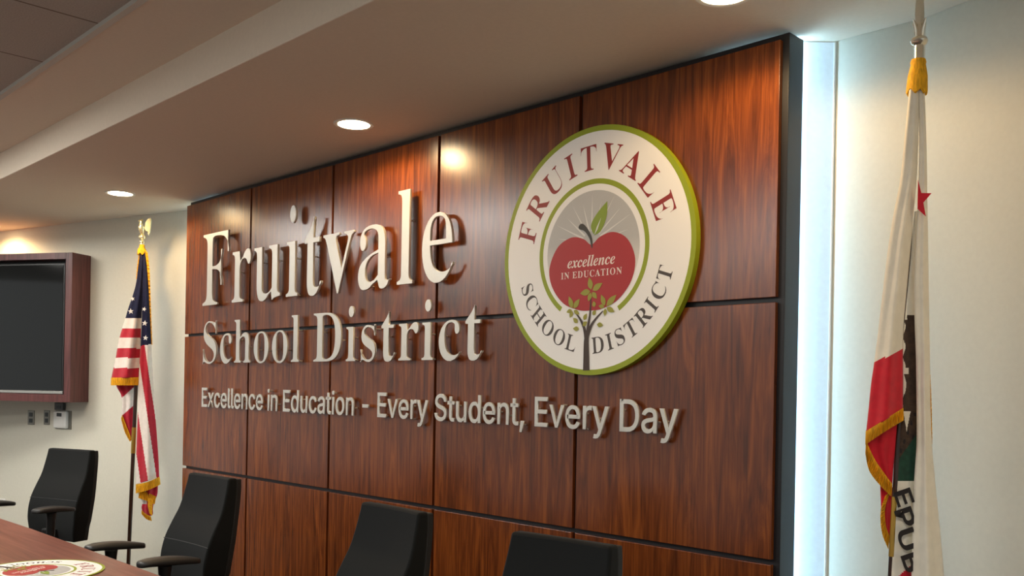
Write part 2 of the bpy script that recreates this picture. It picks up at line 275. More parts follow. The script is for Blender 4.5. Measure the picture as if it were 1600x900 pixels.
# ------------------------------------------------------------------ lettering
GLYPHS = '{"serif":{"F":[602,[[23,0,23,26,54,30,77,38,93,50,103,67,109,92,111,125,111,558,109,590,102,614,92,630,75,641,52,648,21,653,21,678,586,678,586,476,562,476,554,514,543,547,529,574,511,596,489,613,462,626,428,635,389,640,342,642,298,640,288,637,281,633,277,627,271,593,271,368,283,368,314,370,340,377,363,387,381,403,400,430,414,468,423,516,450,516,450,176,424,176,415,229,401,270,382,299,364,314,341,324,313,331,281,333,271,333,271,120,280,64,287,51,298,42,312,35,382,26,382,0]]],"r":[428,[[27,0,27,24,45,26,58,31,68,38,73,48,77,63,78,83,78,375,77,397,74,414,69,425,61,431,48,435,30,437,31,462,217,462,217,375,235,405,256,429,279,449,302,463,325,471,347,474,373,472,394,464,410,453,422,437,429,418,431,396,429,378,423,362,414,349,401,339,386,333,369,331,353,332,340,337,331,344,308,372,301,380,292,385,281,387,267,384,254,375,241,360,230,339,224,315,222,286,222,83,224,63,228,48,237,38,249,31,269,26,294,24,294,0]]],"u":[558,[[195,-15,163,-12,136,-5,114,8,97,26,81,57,71,96,68,144,68,369,67,390,64,407,59,421,50,430,36,436,17,438,17,462,211,462,211,110,213,94,217,80,225,69,235,60,248,55,263,53,285,56,305,64,324,78,340,98,340,369,339,392,335,409,329,422,319,430,303,436,282,438,282,462,482,462,482,104,483,84,487,68,493,58,503,51,517,46,536,44,536,19,478,15,412,4,340,-15,340,60,322,38,301,20,277,5,251,-6,224,-13]]],"i":[295,[[150,539,130,541,112,549,97,561,85,576,77,594,75,614,77,634,85,652,97,668,112,680,130,688,150,690,170,688,188,680,204,668,215,652,223,634,225,614,223,594,215,576,203,561,187,549,170,541],[27,0,27,24,45,26,58,31,68,38,73,48,77,63,78,83,78,375,77,397,74,413,70,424,61,431,48,435,30,437,31,462,221,462,221,83,222,64,225,50,230,39,238,32,251,27,268,24,268,0]]],"t":[340,[[184,-14,156,-12,133,-7,113,3,98,16,84,39,75,69,72,106,72,415,30,415,30,446,131,550,192,631,215,631,215,462,309,462,309,415,215,415,215,122,223,76,229,67,238,62,250,60,267,63,282,73,295,89,307,111,331,98,314,64,294,36,271,14,245,-2,216,-11]]],"v":[456,[[212,-15,57,369,33,419,24,428,12,435,-4,437,-4,462,244,462,244,438,232,438,218,437,206,434,198,428,194,421,192,411,194,399,275,182,351,376,359,405,357,417,350,426,339,433,323,437,303,438,303,462,454,462,454,439,437,434,424,426,414,415,387,362,238,-15]]],"a":[512,[[379,-15,356,-13,337,-8,321,2,310,15,302,32,298,52,263,24,225,3,185,-9,142,-13,117,-11,96,-6,76,4,60,17,47,33,38,51,32,72,30,94,33,119,40,143,53,165,71,185,95,203,146,230,213,257,296,283,296,359,294,385,288,405,278,421,264,431,244,438,220,440,197,439,178,435,165,428,158,420,155,408,169,382,177,369,181,356,183,344,181,327,174,313,164,301,149,291,133,286,115,284,96,286,80,292,67,303,57,316,51,333,49,352,52,375,60,395,73,415,92,432,114,446,141,458,188,470,241,474,291,472,332,464,366,452,392,435,411,413,425,385,433,352,436,313,436,93,439,59,442,55,447,52,453,51,464,54,477,62,490,41,465,16,438,-1,409,-12],[225,50,259,61,296,94,296,252,264,243,237,230,215,215,198,197,186,176,178,152,176,125,177,102,181,83,188,69,198,58,210,52]]],"l":[297,[[27,0,27,24,45,26,58,31,68,38,73,48,77,63,78,83,78,592,76,620,70,639,62,647,49,652,30,654,30,678,221,678,221,83,222,64,225,50,230,39,238,32,251,27,268,24,268,0]]],"e":[448,[[229,-15,192,-12,157,-1,126,16,98,39,74,68,55,102,41,142,32,186,29,234,32,279,41,320,56,358,76,391,101,420,130,443,162,460,197,471,234,474,275,470,311,460,343,442,371,417,393,386,408,349,418,306,421,258,421,247,174,247,176,204,182,167,192,135,206,109,223,89,244,75,269,66,297,63,320,66,342,73,363,86,383,105,402,128,424,108,398,70,370,40,339,16,305,-1,268,-12],[173,286,300,286,300,320,299,358,294,389,288,413,280,425,269,435,256,440,240,442,222,439,207,431,195,416,185,397,178,371,174,340,173,303]]],"S":[581,[[64,-16,64,235,93,235,112,169,136,115,166,74,192,51,222,35,256,25,293,22,320,24,344,30,365,40,383,54,397,70,407,89,413,110,415,133,412,158,402,181,386,202,364,221,335,238,242,284,189,313,147,344,115,376,97,402,84,430,77,461,74,494,77,533,86,568,100,600,120,627,143,650,172,669,203,683,238,691,275,694,342,687,420,667,434,664,446,662,458,664,467,670,473,680,477,694,505,694,505,475,480,475,469,511,455,543,437,573,417,599,394,621,370,639,343,652,317,659,289,662,257,659,230,650,208,635,195,621,185,604,180,586,178,566,181,541,190,520,204,501,236,476,281,451,377,406,431,377,473,347,493,326,509,303,521,280,531,241,535,198,532,157,521,120,505,86,481,56,453,32,418,12,378,-3,334,-12,286,-15,236,-12,187,1,147,14,126,18,116,17,109,15,103,11,91,-16]]],"c":[437,[[232,-15,195,-12,161,-1,129,16,100,39,76,68,56,101,41,139,32,179,29,223,32,270,43,313,60,353,82,388,110,417,143,442,179,460,218,471,260,475,305,472,342,461,373,444,390,427,403,409,410,388,413,365,411,348,406,333,397,321,384,311,369,306,352,304,334,306,319,312,307,321,299,335,294,352,292,373,293,389,294,404,292,418,287,428,279,436,267,440,252,442,232,439,215,432,200,419,188,401,179,378,172,350,168,317,167,279,169,228,176,183,188,145,204,114,220,93,238,77,258,66,280,59,304,57,330,60,356,70,380,85,404,107,424,90,398,58,369,32,339,11,305,-3,270,-12]]],"h":[567,[[27,0,27,24,44,26,58,31,67,38,73,49,77,64,78,83,78,594,77,613,74,628,68,639,59,647,46,652,28,655,28,678,220,678,220,397,244,425,270,446,298,462,329,471,362,474,392,472,419,464,441,452,460,434,474,412,484,385,490,352,492,315,492,83,493,64,496,49,502,39,511,31,524,26,541,24,541,0,301,0,301,24,308,24,321,26,331,31,340,39,345,50,349,65,350,83,350,323,348,359,341,384,335,393,327,399,316,403,302,404,279,401,258,391,238,374,220,350,220,83,221,64,224,49,230,39,238,31,251,26,268,24,268,0]]],"o":[501,[[251,-15,209,-11,170,-1,135,17,103,41,77,70,56,105,40,143,31,185,28,229,31,275,40,317,56,356,77,390,103,419,135,443,170,460,208,471,250,474,292,471,330,460,365,443,396,420,422,391,444,357,459,318,469,276,472,229,469,183,459,141,444,102,422,68,396,39,366,16,331,-1,293,-12],[251,17,270,20,287,27,300,40,311,58,324,121,327,229,325,307,319,365,309,403,299,421,285,435,270,442,251,445,235,443,220,438,208,430,199,418,191,403,182,365,176,307,174,230,178,122,191,58,202,40,215,27,231,20]]],"D":[738,[[30,0,30,26,58,29,79,35,94,44,103,59,108,81,110,111,110,557,108,592,101,618,91,635,74,645,51,651,22,653,22,678,330,678,399,674,460,664,515,646,563,622,604,590,637,552,663,508,682,457,693,401,697,339,691,260,675,191,647,132,608,85,558,48,496,21,424,5,340,0],[331,36,368,39,401,48,430,63,455,84,476,112,496,154,510,207,519,269,522,341,519,412,510,474,495,526,475,569,448,602,415,626,377,640,332,645,310,643,293,639,282,631,276,618,272,599,271,573,271,107,272,82,276,63,282,51,293,42,309,38]]],"s":[429,[[225,-15,197,-12,164,-5,129,9,109,13,98,11,89,6,81,-2,76,-13,53,-13,53,157,79,157,91,118,107,85,129,58,148,42,167,31,188,24,209,22,232,24,251,30,266,40,277,53,284,68,286,87,283,107,273,125,256,142,232,156,159,193,127,211,101,231,81,252,67,275,58,300,55,328,58,358,65,386,78,411,97,433,119,451,146,465,176,472,210,475,247,471,296,458,307,456,317,454,327,456,336,463,343,475,363,475,363,330,340,330,328,363,312,391,293,413,271,428,247,438,222,441,202,439,186,434,173,426,164,414,158,401,156,386,158,371,163,358,172,346,218,315,285,282,316,265,341,246,360,226,373,202,380,174,383,141,380,107,372,77,359,50,340,27,316,9,289,-5,259,-12]]],"R":[704,[[23,0,23,26,54,29,77,36,93,47,103,64,109,88,111,120,111,564,109,593,103,615,93,631,77,642,54,649,24,653,24,678,323,678,393,675,454,667,505,653,547,634,574,614,594,591,609,564,618,533,621,498,618,464,609,434,593,407,571,383,543,363,509,346,469,333,643,75,674,38,684,31,697,27,712,26,715,26,715,0,504,0,300,316,271,316,271,120,273,88,279,64,289,47,305,36,329,29,360,26,360,0],[271,348,303,348,339,350,370,357,396,369,417,385,432,405,443,432,450,463,452,500,450,533,445,562,435,587,423,607,406,622,386,633,362,640,334,642,311,641,293,636,282,629,276,617,272,599,271,574]]],"U":[733,[[369,-19,317,-17,271,-9,231,3,197,20,170,43,148,70,131,102,119,140,111,183,109,231,109,564,107,593,101,615,91,631,75,642,52,649,22,653,22,678,358,678,358,653,302,643,290,637,281,629,275,618,269,564,269,208,271,167,277,131,288,101,303,77,322,57,346,44,375,36,409,33,450,36,486,46,516,62,540,84,559,113,573,148,581,189,584,237,584,563,582,592,576,615,565,631,548,641,523,649,489,653,489,678,706,678,706,653,679,648,658,639,645,628,636,612,631,590,629,563,629,270,626,212,619,160,606,116,588,78,566,48,537,24,504,5,464,-8,419,-16]]],"I":[388,[[20,0,20,26,50,31,74,38,91,48,103,63,110,84,112,112,112,576,110,603,104,623,94,637,78,645,53,650,20,653,20,678,364,678,364,653,332,650,308,645,292,637,283,627,277,614,273,597,272,576,272,115,279,66,285,55,294,46,307,39,366,26,366,0]]],"T":[630,[[137,0,137,26,169,28,194,35,212,46,223,63,230,88,232,120,232,645,222,645,185,642,151,634,122,620,97,601,76,576,61,546,49,512,43,473,16,473,16,678,611,678,611,472,586,472,579,513,568,548,552,577,531,602,505,621,475,634,440,642,400,645,392,645,392,120,394,87,401,62,412,45,429,34,454,28,488,26,488,0]]],"V":[637,[[316,-19,66,567,34,626,20,639,2,648,-21,653,-21,678,314,678,314,653,274,651,248,644,239,638,232,630,228,621,227,610,240,563,385,213,518,562,528,609,527,621,523,630,517,637,509,643,483,650,445,653,445,678,658,678,658,653,639,651,622,646,608,637,595,622,582,600,569,570,342,-19]]],"A":[650,[[-13,0,-13,27,5,29,21,35,35,45,54,71,73,111,307,694,334,693,572,129,612,51,621,41,632,33,645,29,660,27,660,0,341,0,341,27,366,28,386,32,402,37,413,45,420,55,422,68,406,121,376,197,154,197,117,105,113,88,111,72,113,58,119,47,129,38,143,32,162,28,184,27,190,27,190,0],[169,239,360,239,263,475]]],"L":[635,[[23,0,23,26,54,29,77,36,93,47,103,64,109,88,111,120,111,564,109,594,103,617,93,633,77,643,54,650,24,653,24,678,372,678,372,653,310,646,297,640,287,631,280,620,271,564,271,123,276,70,281,59,288,52,298,47,348,41,393,43,434,49,469,59,499,74,527,93,551,119,572,149,591,187,609,230,636,230,598,0]]],"E":[658,[[21,0,21,25,53,27,77,33,93,44,104,60,110,84,112,116,112,549,110,587,103,615,93,634,76,644,53,651,24,653,24,678,594,678,594,476,571,476,562,519,549,555,530,583,507,605,477,621,440,632,396,639,345,641,298,638,288,634,282,628,277,621,272,578,272,366,288,366,319,368,346,375,368,385,386,401,405,428,419,466,429,514,453,514,453,176,428,176,420,229,407,270,394,290,378,306,359,318,335,325,308,330,276,331,272,331,272,100,274,78,278,62,286,52,299,46,318,42,343,41,410,45,467,58,498,71,527,89,552,112,574,139,594,173,612,213,640,213,599,0]]],"C":[697,[[382,-16,318,-11,259,4,205,30,157,64,116,106,83,156,59,212,44,273,39,340,44,406,59,467,84,523,117,572,158,613,207,648,261,673,321,688,386,693,434,689,488,676,547,655,577,648,591,650,602,655,612,664,619,677,624,693,650,693,650,459,625,459,599,517,568,566,531,606,499,630,466,646,432,657,395,660,353,655,316,640,285,615,259,579,239,534,225,478,217,413,214,337,217,266,227,205,242,153,264,111,292,77,327,54,367,40,414,35,454,38,494,49,533,67,571,91,606,121,638,158,666,132,630,87,589,50,544,21,494,0,440,-12]]],"H":[779,[[23,0,23,26,54,29,77,36,93,47,103,64,109,88,111,120,111,564,109,593,103,615,93,631,77,642,54,649,24,653,24,678,360,678,360,653,304,643,293,637,284,629,278,618,271,564,271,373,509,373,509,564,502,618,497,629,488,637,477,643,420,653,420,678,755,678,755,653,724,649,701,642,686,632,677,616,671,594,669,564,669,120,671,90,677,66,687,49,702,37,725,29,755,26,755,0,420,0,420,26,450,29,474,36,490,46,501,62,507,86,509,120,509,329,271,329,271,120,273,88,279,64,289,47,305,36,329,29,360,26,360,0]]],"N":[735,[[600,-16,159,521,159,117,161,86,167,62,177,46,192,36,216,29,248,26,248,0,27,0,27,26,81,35,92,41,100,50,106,62,113,117,113,578,54,645,27,653,27,678,233,678,582,251,582,562,575,617,569,628,560,636,549,643,493,653,493,678,714,678,714,653,683,650,660,643,645,633,636,616,630,593,628,561,628,-16]]],"O":[782,[[388,-16,340,-13,294,-4,251,11,211,31,174,56,141,86,111,120,87,158,67,199,53,243,44,290,41,339,44,388,53,434,67,479,87,520,111,557,141,592,175,621,212,647,254,667,298,682,345,691,395,694,443,691,489,682,532,668,572,648,609,623,642,594,671,560,696,522,716,481,730,436,739,389,742,339,739,290,730,243,716,199,695,158,671,120,641,86,607,56,570,31,529,11,484,-4,437,-13],[394,18,434,23,469,38,498,63,522,98,541,143,554,199,562,264,565,339,562,413,553,478,538,533,518,579,497,608,474,631,448,647,419,657,387,660,347,655,312,640,283,615,259,580,240,535,227,479,219,414,216,339,219,265,228,201,243,146,264,100,285,70,308,48,334,31,363,21]]]},"italic":{"e":[401,[[130,-14,99,-11,71,-4,46,10,24,28,6,51,-6,79,-13,110,-16,146,-13,182,-5,219,9,256,37,309,73,358,116,400,163,433,196,448,229,458,262,461,294,458,320,450,342,436,355,422,364,407,369,389,371,369,367,340,355,312,335,285,308,259,258,227,195,203,117,185,111,131,113,109,119,90,130,74,144,62,161,55,182,53,204,57,226,67,248,85,269,110,291,142,319,124,294,82,266,47,236,21,203,1,168,-10],[125,218,155,227,183,239,209,255,232,273,251,294,267,316,279,339,286,363,288,387,287,399,284,409,279,418,272,423,264,427,255,428,238,425,222,415,205,398,187,375,164,334,143,281]]],"x":[450,[[-2,-16,-20,-14,-36,-9,-49,0,-59,12,-65,26,-67,43,-65,59,-60,73,-51,86,-39,95,-26,100,-11,102,9,99,27,92,56,82,68,85,79,94,89,108,141,192,110,355,102,384,93,403,84,409,72,414,56,415,47,415,25,414,25,438,82,446,125,454,156,460,175,461,187,459,197,453,205,444,214,421,222,384,234,325,314,429,337,448,362,459,389,463,406,461,420,456,433,447,442,435,447,421,449,405,448,389,443,376,436,365,426,356,415,351,402,349,383,353,359,362,346,367,332,370,322,369,314,366,307,360,286,333,243,272,272,128,278,105,285,87,294,74,304,67,316,64,325,66,334,71,344,80,361,99,381,122,401,107,326,16,303,-1,279,-11,253,-14,234,-12,217,-5,203,7,191,23,176,52,163,90,152,138,103,59,84,32,64,11,43,-4,21,-13]]],"c":[412,[[138,-14,104,-11,74,-3,48,10,26,28,9,51,-4,78,-12,110,-14,145,-10,194,3,242,24,291,53,336,89,377,131,412,165,433,199,449,232,458,266,461,299,458,327,449,351,434,364,420,374,405,380,388,382,371,380,351,374,335,365,321,352,311,336,305,318,303,302,305,289,309,278,317,269,327,264,340,262,354,264,369,271,384,281,409,280,418,275,425,268,429,257,430,241,427,224,418,208,403,160,332,125,239,111,147,113,118,120,94,131,76,146,62,163,54,183,51,207,55,232,66,256,84,280,110,304,143,331,124,303,82,273,47,242,21,209,1,174,-10]]],"l":[258,[[59,-14,37,-12,19,-6,5,5,-6,19,-13,37,-15,59,-12,92,-3,126,115,553,129,617,127,627,122,635,114,641,102,644,87,645,78,645,77,670,272,700,118,128,112,103,108,80,109,72,112,66,117,62,124,61,138,65,154,79,173,101,195,132,215,117,175,59,139,18,114,0,87,-10]]],"n":[532,[[317,-14,297,-12,280,-6,267,5,257,19,252,38,250,61,261,125,293,228,328,330,336,367,335,376,331,383,325,387,317,388,296,384,274,371,251,350,227,321,203,283,145,160,98,0,-21,0,63,314,74,358,77,378,75,388,70,396,62,402,51,405,36,406,27,406,25,431,225,461,173,288,210,342,245,386,278,419,303,437,328,451,354,458,381,461,401,459,418,455,432,447,442,437,450,423,454,406,456,386,449,337,424,253,370,85,371,76,374,69,380,65,387,64,396,66,406,72,416,82,453,134,475,119,396,20,371,1,344,-10]]]},"sans":{"E":[419,[[60,0,60,509,372,509,372,452,125,452,125,286,355,286,355,229,125,229,125,57,375,57,375,0]]],"x":[379,[[21,0,171,218,171,171,29,379,100,379,147,306,179,253,207,206,175,206,202,253,233,306,282,379,352,379,209,169,209,214,358,0,287,0,231,85,200,136,173,182,205,182,178,136,148,85,91,0]]],"c":[396,[[207,-8,174,-5,144,3,117,16,93,35,72,58,56,85,44,116,37,150,34,187,37,225,44,260,56,291,72,318,93,341,117,360,144,374,174,382,207,384,260,377,305,356,340,322,362,277,303,262,290,289,270,311,242,325,207,330,184,328,163,321,145,310,130,296,118,278,108,258,96,187,108,117,118,97,130,80,145,66,163,55,184,49,207,46,243,52,271,66,292,89,304,117,363,102,341,56,306,21,261,-1]]],"l":[189,[[139,-2,112,0,91,8,74,20,62,37,55,59,53,84,53,509,114,509,114,99,115,77,120,62,126,57,135,53,146,52,160,53,170,54,181,3,162,-1]]],"e":[404,[[212,-8,177,-5,145,3,117,16,92,35,72,58,56,85,44,116,37,150,34,187,36,224,44,258,55,290,71,317,91,340,115,359,142,373,172,382,205,384,266,374,294,361,319,341,334,324,347,305,357,282,368,242,371,194,371,169,75,169,75,221,338,221,310,202,307,237,298,269,288,286,277,301,263,314,246,323,227,328,205,330,183,328,164,323,146,313,131,301,119,286,109,270,99,241,96,211,96,178,98,151,102,127,110,106,121,88,135,73,151,61,169,53,190,48,212,46,254,53,285,73,306,105,365,91,358,72,348,55,335,39,311,19,283,4,249,-5]]],"n":[410,[[114,227,114,0,53,0,53,379,112,379,112,287,102,287,116,319,132,344,152,362,175,374,200,382,227,384,252,383,275,377,295,369,313,356,328,340,341,321,350,298,355,271,357,240,357,0,296,0,296,235,293,263,286,286,273,304,256,318,235,326,210,329,184,326,161,317,147,308,136,297,126,283,119,266,115,248]]],"i":[167,[[53,0,53,379,114,379,114,0],[84,443,73,444,63,448,54,455,47,463,43,472,41,483,43,494,47,504,54,512,63,518,73,522,84,524,95,522,105,518,114,512,121,504,125,494,126,483,125,472,121,463,114,455,105,448,95,444]]],"d":[424,[[195,-8,165,-6,137,3,111,16,89,34,70,57,55,84,43,116,36,151,34,189,36,227,43,261,55,293,70,320,89,342,112,361,137,374,165,382,196,384,218,383,237,379,253,373,287,346,306,319,311,319,311,509,372,509,372,0,313,0,313,59,307,59,287,31,252,4,236,-3,217,-7],[205,47,226,49,246,55,263,65,278,78,290,95,299,115,309,150,312,189,309,229,300,263,290,282,278,299,263,312,246,322,227,328,205,330,182,328,162,322,145,311,130,298,118,281,108,261,99,227,96,189,99,151,109,117,118,97,130,80,145,66,162,55,182,49]]],"u":[410,[[182,-5,158,-3,135,2,115,11,97,23,82,39,69,59,60,82,54,109,53,139,53,379,114,379,114,144,116,117,124,94,137,75,154,61,175,53,200,50,226,53,249,62,263,71,274,83,283,97,290,113,295,132,296,153,296,379,357,379,357,0,298,0,298,92,307,92,294,60,277,35,257,17,234,5,209,-3]]],"t":[227,[[204,379,204,327,6,327,6,379],[65,471,126,471,126,98,127,83,130,70,136,61,144,55,156,51,170,50,185,51,202,54,213,2,192,-3,168,-4,138,-1,113,7,92,21,80,35,72,52,67,71,65,93]]],"o":[415,[[207,-8,174,-5,144,3,117,16,93,35,72,58,56,85,44,116,37,150,34,187,37,225,44,260,56,291,72,318,93,341,117,360,144,374,174,382,207,384,241,382,271,374,299,360,323,341,343,318,359,291,371,260,379,225,381,187,379,150,371,116,359,85,343,58,323,35,299,16,271,3,241,-5],[207,46,231,49,252,55,270,66,285,80,298,97,307,117,319,187,307,258,298,278,285,296,270,310,252,321,231,328,207,330,184,328,163,321,145,310,130,296,118,278,108,258,96,187,108,117,118,97,130,80,145,66,163,55,184,49]]],"S":[447,[[224,-9,188,-7,156,-1,128,9,102,23,81,40,64,60,51,83,42,109,38,137,104,137,108,118,114,102,123,88,136,76,150,66,166,59,224,49,286,60,303,69,317,79,329,92,338,106,344,122,346,139,344,154,340,168,332,179,296,205,245,222,184,239,145,253,112,269,86,289,71,307,60,326,54,348,52,372,54,400,62,425,75,448,92,468,113,484,138,498,165,508,195,514,227,516,259,514,289,508,316,498,340,484,360,468,377,449,390,427,398,403,401,378,337,378,334,396,326,412,316,426,302,437,280,449,254,456,225,459,194,456,167,448,152,440,139,430,129,418,121,405,117,391,115,376,117,359,122,345,131,334,169,308,212,293,264,279,312,264,359,238,379,220,395,198,402,180,407,161,408,139,406,112,399,87,386,64,370,43,349,25,323,11,294,0,261,-7]]],"a":[389,[[160,-9,126,-5,94,5,76,15,60,29,48,45,38,63,32,84,30,108,32,128,36,146,43,161,58,179,78,193,125,211,178,220,234,227,265,235,271,240,274,246,276,255,276,257,273,279,267,297,260,307,251,315,240,322,196,331,149,322,118,301,100,274,41,291,51,313,64,331,79,346,104,364,133,375,194,384,239,379,286,360,300,350,312,336,322,320,330,301,335,278,337,251,337,0,277,0,277,52,272,52,252,25,215,1],[170,45,192,47,211,51,228,59,242,68,254,80,263,93,272,115,276,138,276,190,259,182,231,176,200,171,175,168,134,159,103,139,97,130,93,118,92,105,93,93,96,82,102,72,114,61,130,52]]],"v":[389,[[163,0,17,379,84,379,165,155,187,87,206,21,184,21,203,87,224,155,305,379,371,379,226,0]]],"r":[259,[[53,0,53,379,112,379,112,321,115,321,124,339,137,354,152,367,171,377,191,383,213,385,229,384,243,384,243,322,230,324,207,326,182,323,159,315,146,306,135,296,126,284,119,269,115,254,114,237,114,0]]],"y":[389,[[47,-139,61,-86,71,-87,104,-89,118,-84,130,-74,151,-36,163,-1,17,379,84,379,165,155,187,87,206,21,184,21,202,87,224,155,305,379,371,379,204,-58,177,-107,159,-124,139,-136,91,-145,65,-143]]],"D":[502,[[219,0,96,0,96,57,215,57,254,60,288,68,318,81,343,99,363,122,379,149,390,181,397,216,399,255,397,294,390,329,379,361,364,388,344,410,320,428,291,441,258,449,221,452,93,452,93,509,225,509,273,505,315,495,353,478,385,455,412,426,433,391,449,351,458,306,462,255,458,205,449,159,433,119,411,83,384,54,351,31,312,14,268,3],[125,509,125,0,60,0,60,509]]],"-":[453,[[337,244,337,188,114,188,114,244]]],",":[188,[[38,-119,68,71,137,71,84,-119]]],"P":[445,[[60,0,60,509,235,509,272,506,305,499,332,487,356,471,375,452,390,430,400,404,407,377,409,348,407,318,400,291,390,265,375,243,356,223,332,207,305,195,272,188,235,186,109,186,109,242,233,242,257,244,279,248,297,256,312,266,324,279,333,294,342,319,344,348,342,376,333,402,324,416,312,428,297,439,279,446,257,451,232,452,125,452,125,0]]],"U":[517,[[259,-8,220,-6,186,2,154,15,126,33,103,55,85,80,71,108,63,140,60,173,60,509,124,509,124,178,126,155,132,133,141,113,153,95,169,80,187,68,208,59,232,53,259,52,285,53,309,59,331,68,349,80,364,95,377,113,385,133,391,155,393,178,393,509,457,509,457,173,454,140,446,108,433,80,414,55,391,33,363,15,332,2,297,-6]]],"B":[456,[[60,0,60,509,241,509,274,507,304,501,329,491,350,477,367,461,381,442,390,421,396,398,398,374,397,353,393,336,387,320,373,301,356,286,315,267,315,262,339,257,363,245,378,234,391,220,402,203,411,184,416,161,418,136,416,111,410,88,400,67,386,48,368,31,344,18,317,8,284,2,247,0],[125,57,245,57,281,60,309,67,330,80,344,96,353,115,355,137,354,153,350,169,342,184,333,197,320,209,306,218,289,225,269,229,248,231,125,231],[125,285,238,285,265,288,288,296,302,304,314,314,323,326,330,340,335,355,336,372,333,393,326,412,313,429,294,442,270,449,240,452,125,452]]]}}'
GL = json.loads(GLYPHS)
def _area(p): return .5*sum(p[i-1][0]*p[i][1]-p[i][0]*p[i-1][1] for i in range(len(p)))
def _inside(pt, p):
    r = False
    for i in range(len(p)):
        (x0, y0), (x1, y1) = p[i-1], p[i]
        if (y0 > pt[1]) != (y1 > pt[1]) and pt[0] < (x1-x0)*(pt[1]-y0)/(y1-y0)+x0: r = not r
    return r
def glyph_mesh(polys, depth, bevel=0):
    """flat outlines (x, y) -> solid letter standing in x/z, front towards -y, thickness 2*depth about y = 0; outlines wound
    like the largest are solid, the others are holes in the solid around them"""
    ar = [_area(p) for p in polys]; sg = max(ar, key=abs) > 0
    solids = [(p, []) for p, a in zip(polys, ar) if (a > 0) == sg]
    for p, a in zip(polys, ar):
        if (a > 0) != sg:
            ins = [s for s in solids if _inside(p[0], s[0])]
            if ins: min(ins, key=lambda s: abs(_area(s[0])))[1].append(p)
    bm = bmesh.new()
    for s, holes in solids:
        cu = bpy.data.curves.new('outline', 'CURVE'); cu.dimensions = '2D'; cu.fill_mode = 'BOTH'; cu.extrude = depth; cu.bevel_depth = bevel; cu.bevel_resolution = 1
        for c in [s]+holes:
            sp = cu.splines.new('POLY'); sp.points.add(len(c)-1); sp.use_cyclic_u = True
            for k, (x, y) in enumerate(c): sp.points[k].co = (x, y, 0, 1)
        o = bpy.data.objects.new('outline', cu); COL.objects.link(o)
        dg = bpy.context.evaluated_depsgraph_get(); dg.update()
        me = bpy.data.meshes.new_from_object(o.evaluated_get(dg)); COL.objects.unlink(o); bpy.data.objects.remove(o); bpy.data.curves.remove(cu)
        bm.from_mesh(me); bpy.data.meshes.remove(me)
    me = bpy.data.meshes.new('outline'); bm.to_mesh(me); bm.free()
    me.transform(Matrix.Rotation(PI/2, 4, 'X')); return me
def fatten(cs, kx, ky):
    """move glyph outlines along their normals: kx for upright edges, ky for level ones (units of the em)"""
    def area(p): return .5*sum(p[i-1][0]*p[i][1]-p[i][0]*p[i-1][1] for i in range(len(p)))
    P_ = []
    for c in cs:
        p = []
        for q_ in c:
            if not p or math.hypot(q_[0]-p[-1][0], q_[1]-p[-1][1]) > 1.5: p.append(q_)
        if math.hypot(p[0][0]-p[-1][0], p[0][1]-p[-1][1]) <= 1.5: p.pop()
        P_.append(p)
    big = max(P_, key=lambda p: abs(area(p))); sg = 1 if area(big) > 0 else -1
    out = []
    for p in P_:
        n = len(p); r = []
        for i in range(n):
            a, b, c = p[i-1], p[i], p[(i+1) % n]
            d1 = Vector((b[0]-a[0], b[1]-a[1])).normalized(); d2 = Vector((c[0]-b[0], c[1]-b[1])).normalized()
            n1, n2 = Vector((d1.y, -d1.x))*sg, Vector((d2.y, -d2.x))*sg
            m_ = n1+n2
            if m_.length < .3: m_ = n1
            m_.normalize(); k = 1/max(.6, m_.dot(n1))
            r.append((b[0]+m_.x*k*kx*1000, b[1]+m_.y*k*ky*1000))
        out.append(r)
    return out
def glyph(font, ch, sx, sy, up_dot=0, kx=0, ky=0):
    adv, cs = GL[font][ch]; out = []
    cs = [list(zip(c[0::2], c[1::2])) for c in cs]
    kx *= {'v': .25, 'A': .35, 'V': .6, 'N': .5, 'x': .6}.get(ch, 1)
    if kx or ky: cs = fatten(cs, kx, ky)
    for p in cs:
        dy = up_dot if (ch in 'i' and min(q[1] for q in p) > 400) else 0
        out.append([(x/1000*sx, (y/1000+dy)*sy) for x, y in p])
    return adv/1000*sx, out
def mesh_obj(name, me, m, parent=None):
    me.name = name; me.materials.clear(); me.materials.append(m)
    o = bpy.data.objects.new(name, me); COL.objects.link(o)
    if parent is not None: o.parent = parent
    return o

